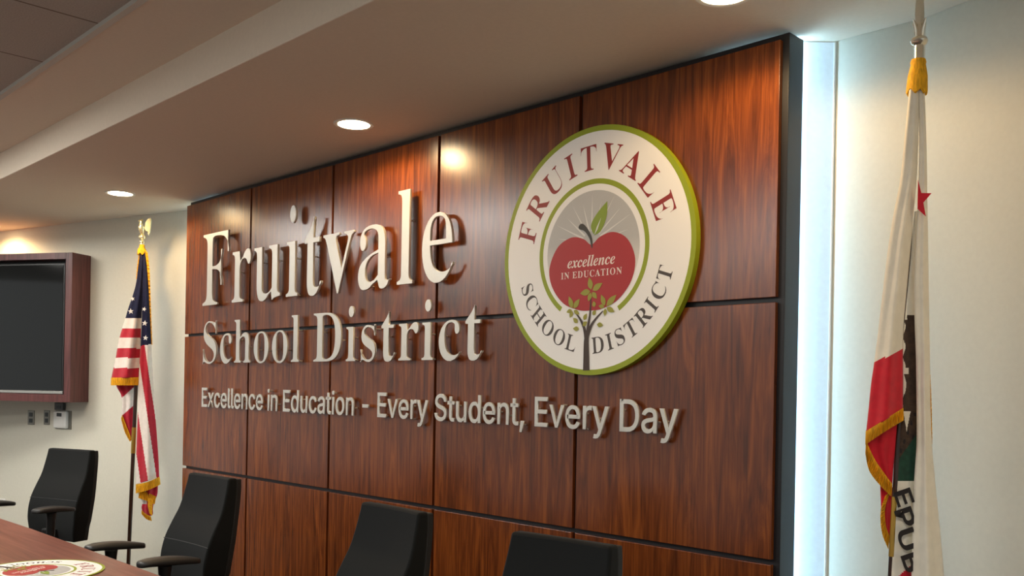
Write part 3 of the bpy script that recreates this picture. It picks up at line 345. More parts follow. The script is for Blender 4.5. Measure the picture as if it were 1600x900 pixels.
def sign_line(text, font, x0, x1, base, sy, depth, front, offset, lab, group, up_dot=0, space=.25, track=0.0):
    """a row of separate raised letters; each stands off the panels on two pins"""
    adv = [GL[font][c][0]/1000 if c != ' ' else space for c in text]
    total = sum(adv)+track*(len(text)-1)
    _, f0 = glyph(font, text[0], 1, 1); _, fl = glyph(font, text[-1], 1, 1)
    lo = min(q[0] for c in f0 for q in c); hi = adv[-1]-max(q[0] for c in fl for q in c)
    sx = (x1-x0)/(total-lo-hi); x = x0-lo*sx
    wi, k = 0, 0; words = text.split(' '); lettered = [w_ for w_ in words]
    for c, a in zip(text, adv):
        if c == ' ': wi += 1; k = 0; x += (a+track)*sx; continue
        _, polys = glyph(font, c, sx, sy, up_dot, offset, offset*.15 if font == 'serif' else offset)
        me = glyph_mesh(polys, depth/2, .0008)
        bm = bmesh.new(); bm.from_mesh(me)
        bmesh.ops.translate(bm, verts=bm.verts, vec=(0, -front+depth/2, 0))
        # two mounting pins from solid spots of the letter back to the panel
        ys = sorted({round(q[1], 4) for p in polys for q in p})
        fr = [f for f in bm.faces if f.normal.y < -.9]
        fr.sort(key=lambda f: -f.calc_area())
        for p in polys if len(polys) > 1 and c == 'i' else [polys[0]]:
            pass
        done = []
        for f in fr:
            ce = f.calc_center_median()
            if all((ce-d).length > .25*sy for d in done):
                done.append(ce); v0 = len(bm.verts)
                r = min(.004, .012*sy/.3)
                ring = [[bm.verts.new((ce.x+r*math.cos(2*PI*j/8), yy, ce.z+r*math.sin(2*PI*j/8))) for j in range(8)] for yy in (-front+depth*.5, .0003)]
                for j in range(8): bm.faces.new((ring[0][j], ring[0][(j+1) % 8], ring[1][(j+1) % 8], ring[1][j]))
            if len(done) == 2: break
        name = {'-': 'sign_dash', ',': 'sign_comma'}.get(c, 'sign_letter')
        o = obj(name, bm, M_METAL, loc=(x, 0, base)); bpy.data.meshes.remove(me)
        wrd = words[wi].strip(',')
        if c == '-': l = 'small silver dash between Education and Every, bottom line of the sign'
        elif c == ',': l = 'small silver comma after Student, bottom line of the sign'
        else:
            ww = lab['words'][wi]
            l = f"{lab['size']} silver letter {c}, {ORD[k]} of {ww}, {lab['line']} line of the sign"
        tag(o, l, 'letter', group)
        k += 1; x += (a+track)*sx
LET = 1/.678
sign_line('Fruitvale', 'serif', -4.225, -1.650, 2.012, .476*LET, .012, .045, -.027, {'size': 'large', 'line': 'top', 'words': ['Fruitvale']}, 'large letters of the top line', up_dot=.07)
sign_line('School District', 'serif', -4.205, -1.450, 1.632, .272*LET, .010, .04, -.023, {'size': 'medium', 'line': 'middle', 'words': ['School', 'District']}, 'medium letters of the middle line', up_dot=.05)
sign_line('Excellence in Education - Every Student, Every Day', 'sans', -4.227, -.381, 1.343, .124/.509, .007, .028, .0055,
          {'size': 'small', 'line': 'bottom', 'words': ['Excellence', 'the word in', 'Education', '', 'the first Every', 'Student', 'the second Every', 'Day']}, 'small letters of the bottom line', space=.19)

# ------------------------------------------------------------------ the round seal
C_GREEN, C_DKRED, C_GREY, C_APPLE, C_TXT, C_TREE, C_OLIVE = (150, 165, 30), (150, 48, 44), (186, 186, 184), (176, 44, 46), (78, 70, 64), (70, 54, 44), (158, 156, 58)
def pm(n, c): return mat('print_'+n, c, .45, spec=.35)
P_WHITE, P_GREEN, P_DKRED, P_GREY, P_APPLE, P_TXT, P_TREE, P_OLIVE, P_STEM, P_LEAF = (pm('white', (251, 250, 246)), pm('green', C_GREEN), pm('dark_red', C_DKRED), pm('grey', C_GREY), pm('apple_red', C_APPLE), pm('brown', C_TXT), pm('tree', C_TREE), pm('olive', C_OLIVE), pm('stem', (60, 58, 52)), pm('leaf', (136, 158, 48)))
P_RAY = pm('ray', (224, 224, 220)); P_SLOG = pm('slogan', (240, 226, 216))

def seal(name, label, cat, R, loc, rot, thick):
    """the district's round emblem; local x right, z up, front towards -y"""
    t = thing(name, label, cat); t.location = loc; t.rotation_euler = rot
    e = .0005
    bm = bmesh.new(); bm_lathe(bm, [(0, 0), (R*.99, 0), (R, .002), (R, thick), (0, thick)], 96, Matrix.Rotation(PI/2, 4, 'X')); bmesh.ops.translate(bm, verts=bm.verts, vec=(0, thick, 0))
    bm.normal_update()
    for f in bm.faces: f.material_index = 1 if abs(f.normal.y) < .9 else 0
    obj('board', bm, [P_WHITE, P_GREEN], t, smooth=True)
    def flat(nm, polys, m, lvl, parent=None):
        me = glyph_mesh([[(x*R, y*R) for x, y in p] for p in polys], e*.5)
        me.transform(Matrix.Translation((0, -e*(lvl+.5), 0))); return mesh_obj(nm, me, m, parent or t)
    def circ(r, a0=0, a1=360, n=96): return [(r*math.cos(math.radians(a0+(a1-a0)*k/n)), r*math.sin(math.radians(a0+(a1-a0)*k/n))) for k in range(n if a1-a0 == 360 else n+1)]
    flat('rim', [circ(1.0), circ(.957)[::-1]], P_GREEN, 0)
    flat('inner_ring', [circ(.577, -59, 235)+circ(.536, -59, 235)[::-1]], P_GREEN, 0)
    flat('grey_disc', [circ(.485)], M_SEALGREY, 0)
    rays = []
    for k in range(11):
        a = math.radians(12+15.6*k); r1 = .44 if k % 2 else .38
        rays.append([(.0+.10*math.cos(a-.09), .06+.10*math.sin(a-.09)), (r1*math.cos(a), .06+(r1-.03)*math.sin(a)), (.10*math.cos(a+.09), .06+.10*math.sin(a+.09))])
    flat('rays', rays, P_RAY, 1)
    ap = catmull([(0, .05), (.09, .105), (.225, .128), (.365, .06), (.445, -.10), (.41, -.27), (.28, -.41), (.12, -.472), (0, -.48), (-.12, -.472), (-.29, -.41), (-.42, -.27), (-.458, -.11), (-.37, .06), (-.22, .128), (-.09, .105)], 6, True)
    flat('apple', [[(p.x, p.y) for p in [Vector((q[0], q[1])) for q in ap]]], P_APPLE, 2)
    st = catmull([(.0, .03), (-.02, .10), (-.075, .165), (-.125, .185), (-.14, .205), (-.12, .228), (-.085, .222), (-.03, .165), (.005, .10), (.012, .03)], 5, True)
    flat('apple_stem', [[(p[0], p[1]) for p in st]], P_STEM, 3)
    lf = catmull([(.03, .122), (-.005, .18), (.005, .235), (.07, .31), (.157, .379)], 5)+catmull([(.157, .379), (.158, .29), (.135, .21), (.09, .145), (.03, .122)], 5)[1:-1]
    flat('apple_leaf', [[(p[0], p[1]) for p in lf]], P_LEAF, 3)
    flat('leaf_vein', [[(.03, .122), (.052, .18), (.098, .255), (.062, .165)]], P_RAY, 4)
    def run(txt, font, size, x0, y0, track, kx=0):
        polys = []; x = x0
        for c in txt:
            if c == ' ': x += .25*size+track; continue
            a, ps = glyph(font, c, size, size, 0, kx, 0)
            polys += [[(px+x, py+y0) for px, py in p] for p in ps]; x += a+track
        return polys
    flat('slogan', run('excellence', 'italic', .128, -.252, -.122, 0)+run('IN EDUCATION', 'serif', .078, -.325, -.208, .0062, -.012), P_SLOG, 3)
    def arc(txt, size, r, centre, track, outward, kx=-.017):
        adv = [GL['serif'][c][0]/1000*size+track for c in txt]; tot = sum(adv)-track; pos = -tot/2; out = []
        for c, a in zip(txt, adv):
            w_ = a-track; mid = pos+w_/2; _, ps = glyph('serif', c, size, size, 0, kx, 0)
            rm = r+(.5*.678*size if outward else -.5*.678*size)
            ang = math.radians(centre)-(mid/rm if outward else -mid/rm)
            tx, ty = (math.sin(ang), -math.cos(ang)) if outward else (-math.sin(ang), math.cos(ang))
            ux, uy = (math.cos(ang), math.sin(ang)) if outward else (-math.cos(ang), -math.sin(ang))
            for p in ps: out.append([(r*math.cos(ang)+(px-w_/2)*tx+py*ux, r*math.sin(ang)+(px-w_/2)*ty+py*uy) for px, py in p])
            pos += a
        return out
    flat('name_lettering', arc('FRUITVALE', .295, .652, 91.8, .048, True), P_DKRED, 0)
    flat('school_lettering', arc('SCHOOL', .192, .828, -132.4, .004, False), P_TXT, 0)
    flat('district_lettering', arc('DISTRICT', .192, .828, -51.2, .013, False), P_TXT, 0)
    # the little tree
    def ribbon(pts, w0, w1, n=6):
        c = catmull(pts, n); L_, R_ = [], []
        for i, p in enumerate(c):
            d = (c[min(i+1, len(c)-1)]-c[max(i-1, 0)]); d = Vector((d[0], d[1])).normalized(); w_ = w0+(w1-w0)*i/(len(c)-1)
            L_.append((p[0]-d.y*w_, p[1]+d.x*w_)); R_.append((p[0]+d.y*w_, p[1]-d.x*w_))
        return L_+R_[::-1]
    flat('tree', [ribbon([(-.03, -.962), (-.032, -.85), (-.035, -.74), (-.03, -.68)], .034, .022)], P_TREE, 3)
    for k, b in enumerate(([(-.032, -.74), (-.02, -.62), (0, -.5), (.008, -.34)], [(-.036, -.72), (-.06, -.62), (-.11, -.54), (-.165, -.485)], [(-.028, -.70), (.01, -.61), (.06, -.55), (.135, -.49)])):
        flat('branch', [ribbon(b, .018, .004)], P_TREE, 3.3+k*.3)
    def leafp(x, y, a, L_, w_):
        a = math.radians(a); c, s = math.cos(a), math.sin(a)
        q = catmull([(0, 0), (.3, .8), (.62, .75), (1, 0)], 4)+catmull([(1, 0), (.62, -.75), (.3, -.8), (0, 0)], 4)[1:-1]
        return [(x+p[0]*L_*c-p[1]*w_*s, y+p[0]*L_*s+p[1]*w_*c) for p in q]
    lv = []
    for x, y, specs in ((.012, -.325, ((104, .105, .03), (27, .115, .03), (186, .11, .03), (-112, .075, .024), (-48, .075, .024))),
                        (-.185, -.465, ((112, .11, .028), (50, .10, .028), (195, .06, .02), (-30, .07, .02), (-115, .06, .022))),
                        (.16, -.46, ((115, .10, .026), (40, .13, .03), (170, .06, .02), (-25, .09, .024), (-95, .06, .02)))):
        for a, L_, w_ in specs: lv.append(leafp(x+.012*math.cos(math.radians(a)), y+.012*math.sin(math.radians(a)), a, L_, w_))
    for x, y, a, L_ in ((-.13, -.575, 140, .065), (-.065, -.555, 60, .06), (-.115, -.625, 175, .065), (-.075, -.60, 35, .055), (.075, -.595, -8, .065), (.03, -.52, 55, .05), (.045, -.455, 100, .05)):
        lv.append(leafp(x, y, a, L_, .022))
    for q in lv: flat('tree_leaf', [q], P_OLIVE, 4.5)
    return t
m = mat('print_grey_fade', (190, 190, 188), .45, spec=.35); M_SEALGREY = m
nt = m.node_tree; tc = nt.nodes.new('ShaderNodeTexCoord'); sx_ = nt.nodes.new('ShaderNodeSeparateXYZ'); rp = nt.nodes.new('ShaderNodeValToRGB')
mr = nt.nodes.new('ShaderNodeMapRange'); mr.inputs[1].default_value = 0; mr.inputs[2].default_value = 1
nt.links.new(tc.outputs['Generated'], sx_.inputs[0]); nt.links.new(sx_.outputs['Z'], rp.inputs[0]); nt.links.new(rp.outputs[0], nt.nodes['Principled BSDF'].inputs['Base Color'])
rp.color_ramp.elements[0].position = .3; rp.color_ramp.elements[0].color = lin((236, 232, 222)); rp.color_ramp.elements[1].position = .58; rp.color_ramp.elements[1].color = lin((190, 190, 188))
seal('wall_seal', 'large round white seal with green rim and red apple on the wood panelling', 'sign', .507, (-.8175, -.030, 2.07), (0, 0, 0), .0295)

# ------------------------------------------------------------------ the dais desk
DZ, DB, DT = .745, -1.33, .04
back = [(.9, DB), (-3.4, DB), (-3.9, DB-.012), (-4.4, DB-.06), (-4.9, DB-.16), (-5.4, DB-.33), (-5.85, DB-.58)]
def offset_line(pts, d):
    out = []
    for i, p in enumerate(pts):
        a, b = Vector(pts[max(i-1, 0)]), Vector(pts[min(i+1, len(pts)-1)]); t = (b-a).normalized(); out.append((p[0]+t.y*-d, p[1]+t.x*d))
    return out
front = offset_line(back, .78)
t = thing('dais_desk', 'long dais desk with a reddish-brown wood top, in front of the black chairs', 'desk', (-2.5, -1.7, 0))
def dk(name, bm, m, **k):
    bmesh.ops.translate(bm, verts=bm.verts, vec=(2.5, 1.7, 0)); return obj(name, bm, m, t, **k)
bm = bmesh.new(); bm_prism(bm, back+front[::-1], DZ-DT, DZ); dk('desk_top', bm, M_DESK, bevel=.004)
f0, f1 = offset_line(back, .70), offset_line(back, .725)
bm = bmesh.new(); bm_prism(bm, f0+f1[::-1], 0, DZ-DT); dk('front_panel', bm, M_CAB)
for i in (0, 2, 6):
    bx, by = back[i]; p0, p1 = Vector(back[i]), Vector(f0[i]); d = (p1-p0).normalized(); nrm = Vector((-d.y, d.x))*.015
    p0 = p0+d*.1
    if i == 0: p0 -= Vector((.02, 0)); p1 -= Vector((.02, 0))
    if i == 6: p0 += Vector((.02, -.0)); p1 += Vector((.02, 0))
    bm = bmesh.new(); bm_prism(bm, [tuple(p0-nrm), tuple(p1-nrm), tuple(p1+nrm), tuple(p0+nrm)], 0, DZ-DT); dk('support_panel', bm, M_CAB)
# round printed emblem lying on the desk top, read from the room side
seal('desk_seal', 'round white seal decal with a red apple lying on the desk top', 'decal', .245, (-2.255, -1.665, DZ+.0032), (-PI/2, 0, math.radians(-62)), .003)

# ------------------------------------------------------------------ high-back chairs
def chair(label, x, y, rot, dz):
    """origin on the floor below the top edge of the back, facing -y"""
    t = thing('office_chair', label, 'chair', (x, y, 0), rot, 'black high-back chairs at the dais desk')
    TOP = 1.05+dz
    prof = [(0, 0), (-.012, -.06), (-.04, -.16), (-.075, -.23), (-.108, -.30), (-.128, -.37), (-.134, -.44), (-.13, -.52), (-.115, -.58)]   # (y, z) of the front face
    def rear(z): return .072-.072*min(1, max(0, (-z-.04)/.45))**1.2
    P = [(p[0], p[1]) for p in catmull(prof, 4)]
    W = [(.19, .0), (.198, -.1), (.212, -.3), (.212, -.45), (.19, -.58)]
    def wid(z):
        for (w0, z0), (w1, z1) in zip(W, W[1:]):
            if z <= z0 and z >= z1: return w0+(w1-w0)*(z0-z)/(z0-z1)
        return W[-1][0]
    def slab(y0, y1, inset, zt, crown):
        bm = bmesh.new(); rings = []; nx = 10
        for (y, z) in P:
            z = min(z, -zt); w_ = wid(z)-inset
            f = [bm.verts.new((-w_+2*w_*k/nx, (y+crown*(1-(2*k/nx-1)**2)) if y0 == 0 else rear(z)-.026, TOP+z)) for k in range(nx+1)]
            yr = rear(z)-(.072-y1)
            r = [bm.verts.new((w_-2*w_*k/nx, yr, TOP+z)) for k in range(nx+1)]
            rings.append(f+r)
        n = len(rings[0])
        for a, b in zip(rings, rings[1:]):
            for k in range(n): bm.faces.new((a[k], a[(k+1) % n], b[(k+1) % n], b[k]))
        bm.faces.new(rings[0]); bm.faces.new(rings[-1][::-1]); return bm
    b = obj('backrest', slab(0, .046, 0, 0, .012), M_FABRIC, t, smooth=True, bevel=.012, seg=3)
    # stitched seam across the lumbar
    bm = bmesh.new(); zz = -.315; yy = -.113
    bm_tube(bm, [(-.21+.42*k/8, yy+.012*(1-(2*k/8-1)**2)-.0005, TOP+zz) for k in range(9)], .0022, 6); obj('seam', bm, M_SHELL, b)
    obj('back_shell', slab(.046, .072, .006, .006, 0), M_SHELL, t, smooth=True, bevel=.008)
    SZ = .47
    bm = bmesh.new(); bm_box(bm, -.24, .24, -.63, -.13, SZ-.075, SZ); obj('seat', bm, M_FABRIC, t, bevel=.03, seg=4, smooth=True)
    bm = bmesh.new(); bm_box(bm, -.20, .20, -.58, -.10, SZ-.10, SZ-.07); obj('seat_pan', bm, M_BLACK, t, bevel=.008)
    bm = bmesh.new(); bm_box(bm, -.05, .05, -.16, -.06, SZ-.10, TOP-.50); obj('back_bracket', bm, M_BLACK, t, bevel=.01)
    for s in (-1, 1):
        xa = s*.265
        bm = bmesh.new(); bm_tube(bm, [(s*.20, -.36, SZ-.085), (s*.25, -.36, SZ-.07), (xa, -.355, SZ-.02), (xa, -.35, .655), (xa, -.35, .692)], [.018, .02, .022, .026, .03], 10); ar = obj('armrest', bm, M_BLACK, t, smooth=True)
        bm = bmesh.new()
        pts = catmull([(xa+.0, -.47, .712), (xa, -.42, .716), (xa, -.34, .714), (xa, -.26, .707), (xa, -.19, .697)], 4); ws = [.02, .034, .040, .042, .043, .044, .044, .044, .044, .044, .043, .042, .040, .037, .034, .030, .022]
        rings = []
        for i, p in enumerate(pts):
            w_ = ws[min(i, 16)]; h_ = .013+.007*math.sin(PI*i/(len(pts)-1))
            rings.append([bm.verts.new((p[0]+w_*math.copysign(abs(math.cos(a))**.7, math.cos(a)), p[1], p[2]+h_*math.copysign(abs(math.sin(a))**.8, math.sin(a)))) for a in [2*PI*k/16 for k in range(16)]])
        for a, c in zip(rings, rings[1:]):
            for k in range(16): bm.faces.new((a[k], a[(k+1) % 16], c[(k+1) % 16], c[k]))
        bm.faces.new(rings[0][::-1]); bm.faces.new(rings[-1]); obj('arm_pad', bm, M_ARM, ar, smooth=True, angle=60)
    bm = bmesh.new(); bm_lathe(bm, [(0, .09), (.032, .09), (.032, .25), (.02, .25), (.02, SZ-.09), (0, SZ-.09)], 16); obj('gas_column', bm, M_CHROME, t, loc=(0, -.36, 0), smooth=True)
    for k in range(5):
        a = 2*PI*k/5+.3; c, s = math.cos(a), math.sin(a)
        bm = bmesh.new(); bm_tube(bm, [(0, -.36, .10), (.15*c, -.36+.15*s, .085), (.29*c, -.36+.29*s, .062)], [.03, .024, .016], 10); lg = obj('leg', bm, M_BLACK, t, smooth=True)
        bm = bmesh.new(); bm_lathe(bm, [(0, -.022), (.02, -.022), (.027, -.014), (.027, .014), (.02, .022), (0, .022)], 16, Matrix.Translation((.285*c, -.36+.285*s, .027)) @ Matrix.Rotation(a+PI/2, 4, 'Z') @ Matrix.Rotation(PI/2, 4, 'Y')); obj('caster', bm, M_SHELL, lg, smooth=True)
    return t
chair('black high-back chair below the television, beside the striped flag pole', -4.70, -.71, math.radians(22), 0)
chair('black high-back chair in front of the narrow first column of wood panels', -2.60, -.785, math.radians(3), 0)
chair('black high-back chair in front of the third panel column, below the word Every', -1.135, -.795, math.radians(-3), 0)
chair('black high-back chair below the round seal, only its upper back in view', -.245, -.825, math.radians(5), 0)

# ------------------------------------------------------------------ television in its wooden cabinet on the left wall
def at_wing(px, py, off=0.0):
    """point of the left wall, off metres in front of it, seen at a photo pixel"""
    d = FWD + RGT*((px-800)/FPX) - UPV*((py-CY)/FPX); n_ = Vector((-SL, 1, 0)).normalized() * -1
    P0 = Vector((XL, YW, 0))+n_*off
    k = (P0-EYE).dot(n_)/d.dot(n_); return EYE+d*k
NW = Vector((SL, -1, 0)).normalized()       # left wall's normal into the room
TA = math.radians(30)                         # cabinet faces a little more to the right than the wall does
dirx = Vector((math.cos(TA), math.sin(TA), 0)); nrm = Vector((math.sin(TA), -math.cos(TA), 0))
rear = at_wing(142.5, 400); FRC = Vector((rear.x, rear.y, 0))+nrm*.205     # front right corner in plan
ZT, ZB, CWID = 2.493, 1.330, 1.96
t = thing('tv_cabinet', 'reddish-brown wooden box cabinet mounted on the wall around the television', 'cabinet')
rotz = TA
def cab(name, poly, z0, z1, m, **k):
    bm = bmesh.new(); bm_prism(bm, [(p.x, p.y) for p in poly], z0, z1); return obj(name, bm, m, t, **k)
def wallpt(p):       # follow the cabinet's depth direction back to the wall
    k = ((Vector((XL, YW, 0))-p).dot(NW))/(-nrm).dot(NW); return p-nrm*(k-.001)
def q(s, d): return FRC-dirx*s-nrm*d          # s along the front from the right corner, d into the cabinet
FT = .062
for s0, s1 in ((0, FT), (CWID-FT, CWID)): cab('side_panel', [q(s1, 0), q(s0, 0), wallpt(q(s0, 0)), wallpt(q(s1, 0))], ZB, ZT, M_CAB, bevel=.003)
cab('top_panel', [q(CWID-FT, 0), q(FT, 0), wallpt(q(FT, 0)), wallpt(q(CWID-FT, 0))], ZT-.05, ZT, M_CAB)
cab('bottom_panel', [q(CWID-FT, 0), q(FT, 0), wallpt(q(FT, 0)), wallpt(q(CWID-FT, 0))], ZB, ZB+.06, M_CAB)
cab('back_panel', [q(CWID-FT, .13), q(FT, .13), q(FT, .15), q(CWID-FT, .15)], ZB+.06, ZT-.05, M_BLACK)
t = thing('television', 'black flat-screen television inside the reddish-brown wooden wall cabinet', 'television')
def tvp(name, s0, s1, d0, d1, z0, z1, m, par=None, **k):
    bm = bmesh.new(); bm_prism(bm, [(p.x, p.y) for p in (q(s1, d0), q(s0, d0), q(s0, d1), q(s1, d1))], z0, z1); return obj(name, bm, m, par or t, **k)
s0, s1, z0, z1 = FT+.035, CWID-FT-.035, ZB+.0615, ZT-.05-.025
tvp('housing', s0, s1, .035, .127, z0, z1, M_BLACK, bevel=.004)
tvp('screen', s0+.014, s1-.014, .0325, .036, z0+.028, z1-.014, M_SCREEN)
tvp('lower_bezel', s0, s1, .030, .036, z0+.002, z0+.024, mat('silver_bezel', (190, 188, 182), .25, metal=.8), bevel=.002)

# wall plates under the cabinet
def plate(name, px0, py0, px1, py1, label, cat, m, thick=.006):
    a, b = at_wing(px0, py0), at_wing(px1, py1); c = (a+b)/2; w_ = math.hypot(b.x-a.x, b.y-a.y)/2; h_ = (a.z-b.z)/2
    t = thing(name, label, cat, c, math.atan2(SL, 1)); return t, w_, h_
ZQ = math.atan2(SL, 1)
for px0, px1, lb in ((44.5, 54, 'grey wall plate under the television, the one farther from the white box'), (69.5, 78, 'grey wall plate under the television, between the other plate and the white box')):
    t, w_, h_ = plate('wall_plate', px0, 641, px1, 664, lb, 'wall plate', M_STEEL); t['group'] = 'wall plates under the television'
    box('plate', -w_, w_, -.006, -.0002, -h_, h_, M_STEEL, t, bevel=.002)
    for s in (-1, 1): box('socket', -w_*.5, w_*.5, -.008, -.005, s*h_*.42-h_*.28, s*h_*.42+h_*.28, M_BLACK, t)
t, w_, h_ = plate('wall_control', 89, 642, 107.5, 669.5, 'white wall control box with a small dark window under the television', 'wall control', M_WHITE)
box('housing', -w_, w_, -.032, -.0002, -h_, h_, M_WHITE, t, bevel=.008, seg=3)
box('window', -w_*.42, w_*.36, -.0335, -.031, h_*.38, h_*.80, M_BLACK, t)
box('mounting_plate', -w_*1.12, w_*1.45, -.005, -.0002, -h_*1.1, h_*1.08, M_STEEL, t)
t, w_, h_ = plate('cable_box', 90, 629, 103, 641, 'small dark box on the wall just under the television cabinet', 'cable box', M_BLACK)
box('housing', -w_, w_, -.028, -.0002, -h_, h_, mat('dark_grey', (62, 60, 58), .5), t, bevel=.003)
box('port', -w_*.5, w_*.5, -.030, -.027, -h_*.5, h_*.2, M_BLACK, t)
t, w_, h_ = plate('wall_outlet', -1.5, 778, 9, 791, 'white outlet low on the wall behind the chair below the television', 'outlet', M_WHITE)
box('plate', -w_, w_, -.007, -.0002, -h_, h_, M_WHITE, t, bevel=.002)
for s in (-1, 1): box('socket', -w_*.4, w_*.4, -.009, -.006, s*h_*.45-h_*.25, s*h_*.45+h_*.25, M_TRIM, t, bevel=.002)

# ------------------------------------------------------------------ flags
FH = Vector((-math.cos(YAW), math.sin(YAW), 0))      # horizontal direction from the viewer to the scene
def at_plane(px, py, P0, toward=0.0):
    """point seen at a photo pixel on the upright plane through P0, moved toward the viewer by some metres"""
    d = FWD + RGT*((px-800)/FPX) - UPV*((py-CY)/FPX); k = ((Vector(P0)-FH*toward-EYE).dot(FH))/d.dot(FH); return EYE+d*k

def resample(rows, n):
    c = catmull([Vector(r) for r in rows], 8) if len(rows[0]) <= 4 else None
    # even steps along the mean line
    L_ = [0]
    for a, b in zip(c, c[1:]): L_.append(L_[-1]+math.hypot((a[0]+a[2]-b[0]-b[2])/2, (a[1]+a[3]-b[1]-b[3])/2)+1e-6)
    out = []; k = 0
    for i in range(n+1):
        s = L_[-1]*i/n
        while k < len(c)-2 and L_[k+1] < s: k += 1
        f = (s-L_[k])/(L_[k+1]-L_[k]); out.append(c[k].lerp(c[k+1], min(max(f, 0), 1)))
    return out

def fold(name, rows, P0, mats, colour, parent, w0=0.0, front=.5, backd=.25, ripple=.0, waves=2.0, nu=28, nv=90, fringe_comb=0):
    """a hanging fold of cloth: a closed, flattened sleeve whose outline follows rows of (left x, left y, right x, right y)
    photo pixels; colour(px, py, u, v, is_front) gives a material slot"""
    R_ = resample(rows, nv); bm = bmesh.new(); rings = []; info = []
    for i, r in enumerate(R_):
        v = i/nv; A = at_plane(r[0], r[1], P0); B = at_plane(r[2], r[3], P0); wd = (B-A).length; ring = []; inf = []
        g0 = w0*min(1, .25+v*5)
        for k in range(nu+1):
            u = k/nu; px, py = r[0]+(r[2]-r[0])*u, r[1]+(r[3]-r[1])*u
            d = g0+front*wd*math.sin(PI*u)**.8+ripple*wd*math.sin(2*PI*waves*u+2.2*v+.7)*math.sin(PI*u)
            ring.append(bm.verts.new(at_plane(px, py, P0, d))); inf.append((px, py, u))
        for k in range(1, nu):
            u = 1-k/nu; px, py = r[0]+(r[2]-r[0])*u, r[1]+(r[3]-r[1])*u
            d = g0-backd*wd*math.sin(PI*u)**.8
            ring.append(bm.verts.new(at_plane(px, py, P0, d))); inf.append((px, py, u))
        rings.append(ring); info.append(inf)
    n = len(rings[0])
    for i in range(nv):
        for k in range(n):
            k2 = (k+1) % n
            f = bm.faces.new((rings[i][k], rings[i+1][k], rings[i+1][k2], rings[i][k2]))
            a, b = info[i][k], info[i+1][k2]
            f.material_index = colour((a[0]+b[0])/2, (a[1]+b[1])/2, (a[2]+b[2])/2, (i+.5)/nv, k < nu)
    bm.faces.new(rings[0]); bm.faces.new(rings[-1][::-1])
    return obj(name, bm, mats, parent, smooth='all')

def star_mesh(bm, c, ax, az, nrm_, r, rot=0, half=False):
    pts = []
    for k in range(10):
        a = PI/2+rot+k*PI/5; rr = r if k % 2 == 0 else r*.42
        pts.append(c+ax*rr*math.cos(a)+az*rr*math.sin(a))
    if half: pts = pts[5:]+pts[:1]
    f = [bm.verts.new(p+nrm_*.003) for p in pts]; b = [bm.verts.new(p-nrm_*.002) for p in pts]; ce = bm.verts.new((pts[0]+pts[-1])/2+nrm_*.003 if half else c+nrm_*.004); N = len(pts)
    for k in range(N):
        if not (half and k == N-1): bm.faces.new((ce, f[k], f[(k+1) % N]))
        if not half: bm.faces.new((f[k], b[k], b[(k+1) % N], f[(k+1) % N]))
    if half:
        for v_ in b: bm.verts.remove(v_)
        return
    bm.faces.new(b[::-1])

def fringe(name, top, bot, P0, parent, w=.0, th=.008, n=60, curl=0):
    """a band of hanging gold threads between an upper and a lower line of photo pixels"""
    T_, B_ = resample([(p[0], p[1], p2[0], p2[1]) for p, p2 in zip(top, bot)], n), None
    bm = bmesh.new(); prev = None
    wf = w if callable(w) else (lambda t: w)
    for i, r in enumerate(T_):
        t = i/n; ww = wf(t); z = .35*th*math.sin(i*2.4)
        a, b = at_plane(r[0], r[1], P0, ww+th*.6), at_plane(r[2]+.25*math.sin(i*1.7), r[3]+.5*math.sin(i*2.9), P0, ww+th*.6+z)
        c, d = at_plane(r[0], r[1], P0, ww-th*.6), at_plane(r[2], r[3], P0, ww-th*.6)
        m_ = (a+b)/2-FH*z
        q_ = [bm.verts.new(p) for p in (a, m_, b, d, c)]
        if prev:
            for k in range(5): bm.faces.new((prev[k], prev[(k+1) % 5], q_[(k+1) % 5], q_[k]))
        else: bm.faces.new(q_)
        prev = q_
    bm.faces.new(prev[::-1])
    return obj(name, bm, M_GOLD, parent)

def base_and_pole(t, foot, top, joint=None, r=.0135):
    """round weighted foot and a two-piece pole; t sits at the foot"""
    foot, top = Vector(foot), Vector(top)
    bm = bmesh.new(); bm_lathe(bm, [(0, 0), (.15, 0), (.155, .01), (.15, .025), (.08, .045), (.03, .06), (.026, .14), (.02, .145), (0, .145)], 32); obj('base', bm, M_BRASS, t, smooth=True)
    d = top-foot
    a = d*(.06/2.44)
    bm = bmesh.new(); bm_tube(bm, [a, d*.5, d], [r, r, r*.9], 14); p = obj('pole', bm, M_POLE, t, smooth=True)
    if joint:
        f0, f1 = joint; bm = bmesh.new(); bm_tube(bm, [d*f0, d*f1], r*1.15, 14); obj('ferrule', bm, M_BRASS, p, smooth=True)
    return d

# --- national flag at the left end
UP0 = Vector((-4.93, -.16, 0))
ufoot = at_plane(198.6, 924.4, UP0); ufoot.z = 0
utop = at_plane(222, 384, UP0)
ut = thing('national_flag', 'red white and blue flag with stars and stripes on a dark pole', 'flag', ufoot)
def U(o):      # parts are built in place, then hung on the flag's foot
    o.matrix_parent_inverse = Matrix.Translation(-ut.location); return o
du = base_and_pole(ut, ufoot, utop, (.40, .475))
LB = [497, 513, 528, 544, 559, 575, 590]
def col_left(px, py, u, v, fr):
    yy = py-(px-196)*.02
    if yy < LB[0]: return 0
    for k in range(6):
        if yy < LB[k+1]: return 1+(k % 2)
    return 2
def col_right(px, py, u, v, fr):
    if py < 539-(px-228)*.15: return 0
    s = (px-218)-(py-560)*.148        # stripes run steeply down to the right
    return 2 if (s+1.0) % 26 < 12 and s > -40 else 1
mu = [M_NAVY, M_FWHITE, M_RED]
